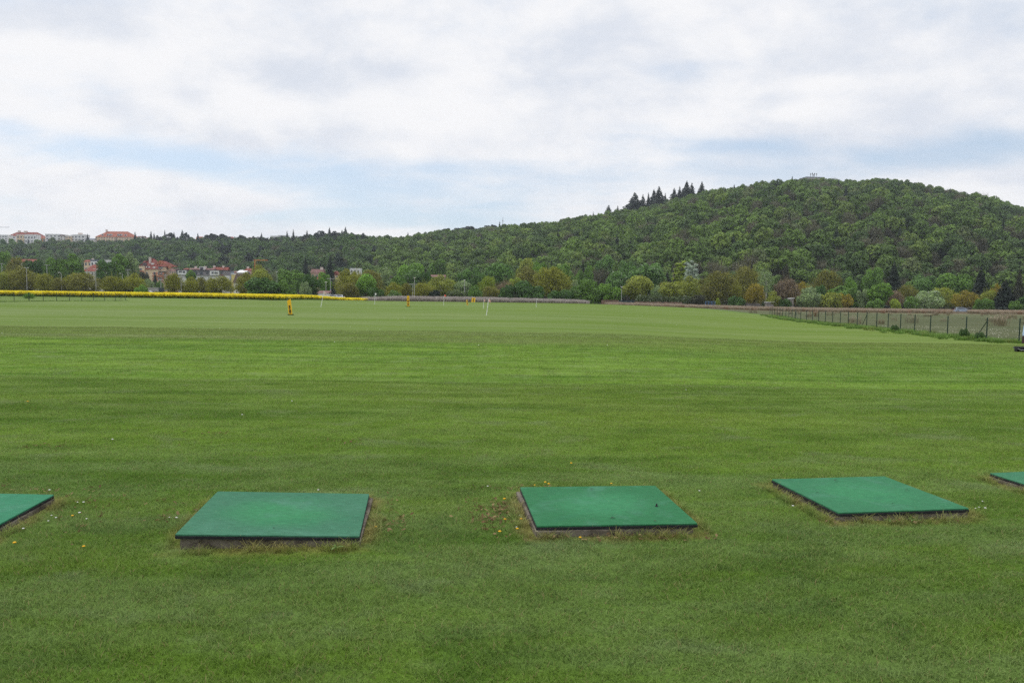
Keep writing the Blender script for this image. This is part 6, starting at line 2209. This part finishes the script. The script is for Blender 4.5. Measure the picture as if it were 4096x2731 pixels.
p = ground_at(3851, 232)
car('blue-grey hatchback parked in the dry grass behind the right fence', (p.x, p.y, p.z + .15), -14, (.30, .35, .43), 'bluegrey', 'parked cars')
for px, d, col, key, lab, turn in ((599, 300, (.75, .76, .78), 'white', 'white car before the grey retaining wall, behind the rapeseed', 0), (618, 302, (.10, .12, .14), 'dark', 'dark car right of the white one before the retaining wall', 180),
                                   (1338, 246, (.72, .73, .75), 'white', 'white car glimpsed right of the white shed', 10), (1352, 248, (.72, .73, .75), 'white', 'second white car glimpsed right of the white shed, farther right', 170)):
    q = W(px, 1163 if px < 1000 else 1177, d)
    car(lab, (q.x, d, q.z - 1.55), turn, col, key, 'parked cars')


def wheels(t, spots, r, w):
    for x, y in spots:
        q = link('wheel', None, t, (x, y, r))
        MB().tube([(0, -w / 2, 0), (0, -w / 2 + .03, 0), (0, w / 2 - .03, 0), (0, w / 2, 0)], [r * .88, r, r, r * .88], 16).build('tyre', TYRE, q)
        MB().tube([(0, -w / 2 - .02, 0), (0, w / 2 + .02, 0)], r * .5, 10).build('rim', RIM, q)


q = W(646, 1158, 298)
t = thing('tractor', 'dark tractor cab showing above the rapeseed', 'tractor', (q.x, 298, q.z - 2.0))
TR = paint('tractor_green', (.03, .06, .05), .5)
MB().box(-1.0, .9, -.8, .8, .6, 1.3).box(-2.3, -1.0, -.5, .5, .7, 1.25).build('body', TR, t)
c = MB().box(-.75, .85, -.75, .75, 1.3, 2.5).build('cab', CARGLASS, t)
MB().box(-.85, .95, -.82, .82, 2.5, 2.65).build('cab_roof', TR, c)
wheels(t, ((.5, -.9), (.5, .9), (-1.8, -.7), (-1.8, .7)), .6, .35)
q = W(663, 1166, 298)
t = thing('loader', 'yellow construction machine beside the dark tractor', 'loader', (q.x, 298, q.z - 1.7))
YM = paint('machine_yellow', (.65, .38, .02), .5)
MB().box(-1.8, 1.6, -.8, .8, .5, 1.5).box(.2, 1.5, -.7, .7, 1.5, 1.75).build('body', YM, t)
MB().tube([(-1.6, 0, 1.2), (-2.2, 0, 1.7), (-2.9, 0, 1.1)], .14, 6).build('boom', YM, t)
wheels(t, ((-1.1, -.85), (1.0, -.85), (-1.1, .85), (1.0, .85)), .5, .35)
for px, d, wpx, top, lab in ((68, 268, 26, 1148, 'white caravan roof behind the leftmost trees'), (120, 269, 42, 1150, 'long white caravan roof below the double-headed lamp'), (220, 268, 20, 1147, 'white van roof glimpsed between two olive trees')):
    q = W(px, top, d)
    w = wpx * d / FPX
    t = thing('caravan', lab, 'caravan', (q.x, d, q.z - 2.5), 0, 'white trailers behind the trees')
    pr = [(-w / 2, .5), (w / 2, .5), (w / 2, 2.1), (w / 2 - .25, 2.5), (-w / 2 + .25, 2.5), (-w / 2, 2.1)]
    MB().prism(pr, 0, 2.1).build('body', wall_mat(WCOL['white'], 'white'), t)
    MB().box(-w / 4, w / 4, -.05, 0, 1.3, 1.9).build('window', GLASS, t)
    wheels(t, ((0, .1), (0, 2.0)), .35, .2)


def ball_collector():
    """low machine at the right border: ridged black roller, dark body, blue-white cowling"""
    d = 27.0
    g = ground_at(4100, d)
    s = d / FPX
    x0 = W(4059, 1400, d).x - g.x
    t = thing('range_machine', 'dark ball-collecting machine with ridged black roller cut by the right edge', 'machine', g)
    mb = MB()
    n = 26
    for k in range(n):                                 # discs of the pick-up roller
        x = x0 + .02 + k * .05
        mb.tube([(x, 0, .085), (x + .012, 0, .085), (x + .026, 0, .085), (x + .04, 0, .085)], [.045, .085, .085, .045], 14)
    mb.build('roller', RUB, t)
    fr = MB().tube([(x0 + .02, -.13, .12), (x0 + .10, -.16, .07), (x0 + 1.3, -.16, .07)], .018, 6).tube([(x0 + .02, .13, .14), (x0 + 1.3, .13, .14)], .018, 6)
    fr.build('frame', paint('worn_steel', (.20, .20, .21), .4, .3, 6, .5, .5), t)
    mb = MB()
    for k in range(24):
        mb.tube([(x0 + .03 + k * .05, -.15, .16), (x0 + .03 + k * .05, 0, .185), (x0 + .03 + k * .05, .15, .16)], .008, 5)
    mb.build('guard_rods', RUB, t)
    z = lambda py: W(4090, py, d).z - g.z
    xb = W(4086, 1370, d + .8).x - g.x
    MB().prism([(xb, z(1377)), (xb + 1.3, z(1377)), (xb + 1.3, z(1338)), (xb + .06, z(1341)), (xb + .015, z(1350))], .1, .8).build('body', paint('maroon_body', (.035, .012, .014), .5, .2, 5), t)
    xc = W(4092, 1320, d + .75).x - g.x
    MB().prism([(xc - .02, z(1346)), (xc + 1.2, z(1341)), (xc + 1.2, z(1288)), (xc + .05, z(1290)), (xc + .01, z(1312))], .15, .75).build('cowling', paint('blue_white_cowl', (.32, .42, .56), .4, .35, 9), t)
    MB().tube([(xb + .05, .2, z(1376)), (xb + .05, .2, .1)], .02, 6).build('strut', STEEL, t)
    wheels(t, ((x0 + 1.35, .75), (x0 + 1.9, .75)), .2, .14)


ball_collector()


# ------------------------------------------------------------------ air
def haze():
    m, N, out = material('haze')
    v = N.new('ShaderNodeVolumePrincipled')
    v.inputs['Color'].default_value = (.80, .87, .98, 1)
    v.inputs['Density'].default_value = HAZE
    v.inputs['Anisotropy'].default_value = .15
    N.l.new(v.outputs[0], out.inputs[1])
    o = MB().box(-1500, 1500, -60, 1420, -6.0, 150).build('haze', m, None)
    tag(o, 'thin bluish summer air', kind='stuff')


HAZE = 0.00011
if HAZE:
    haze()
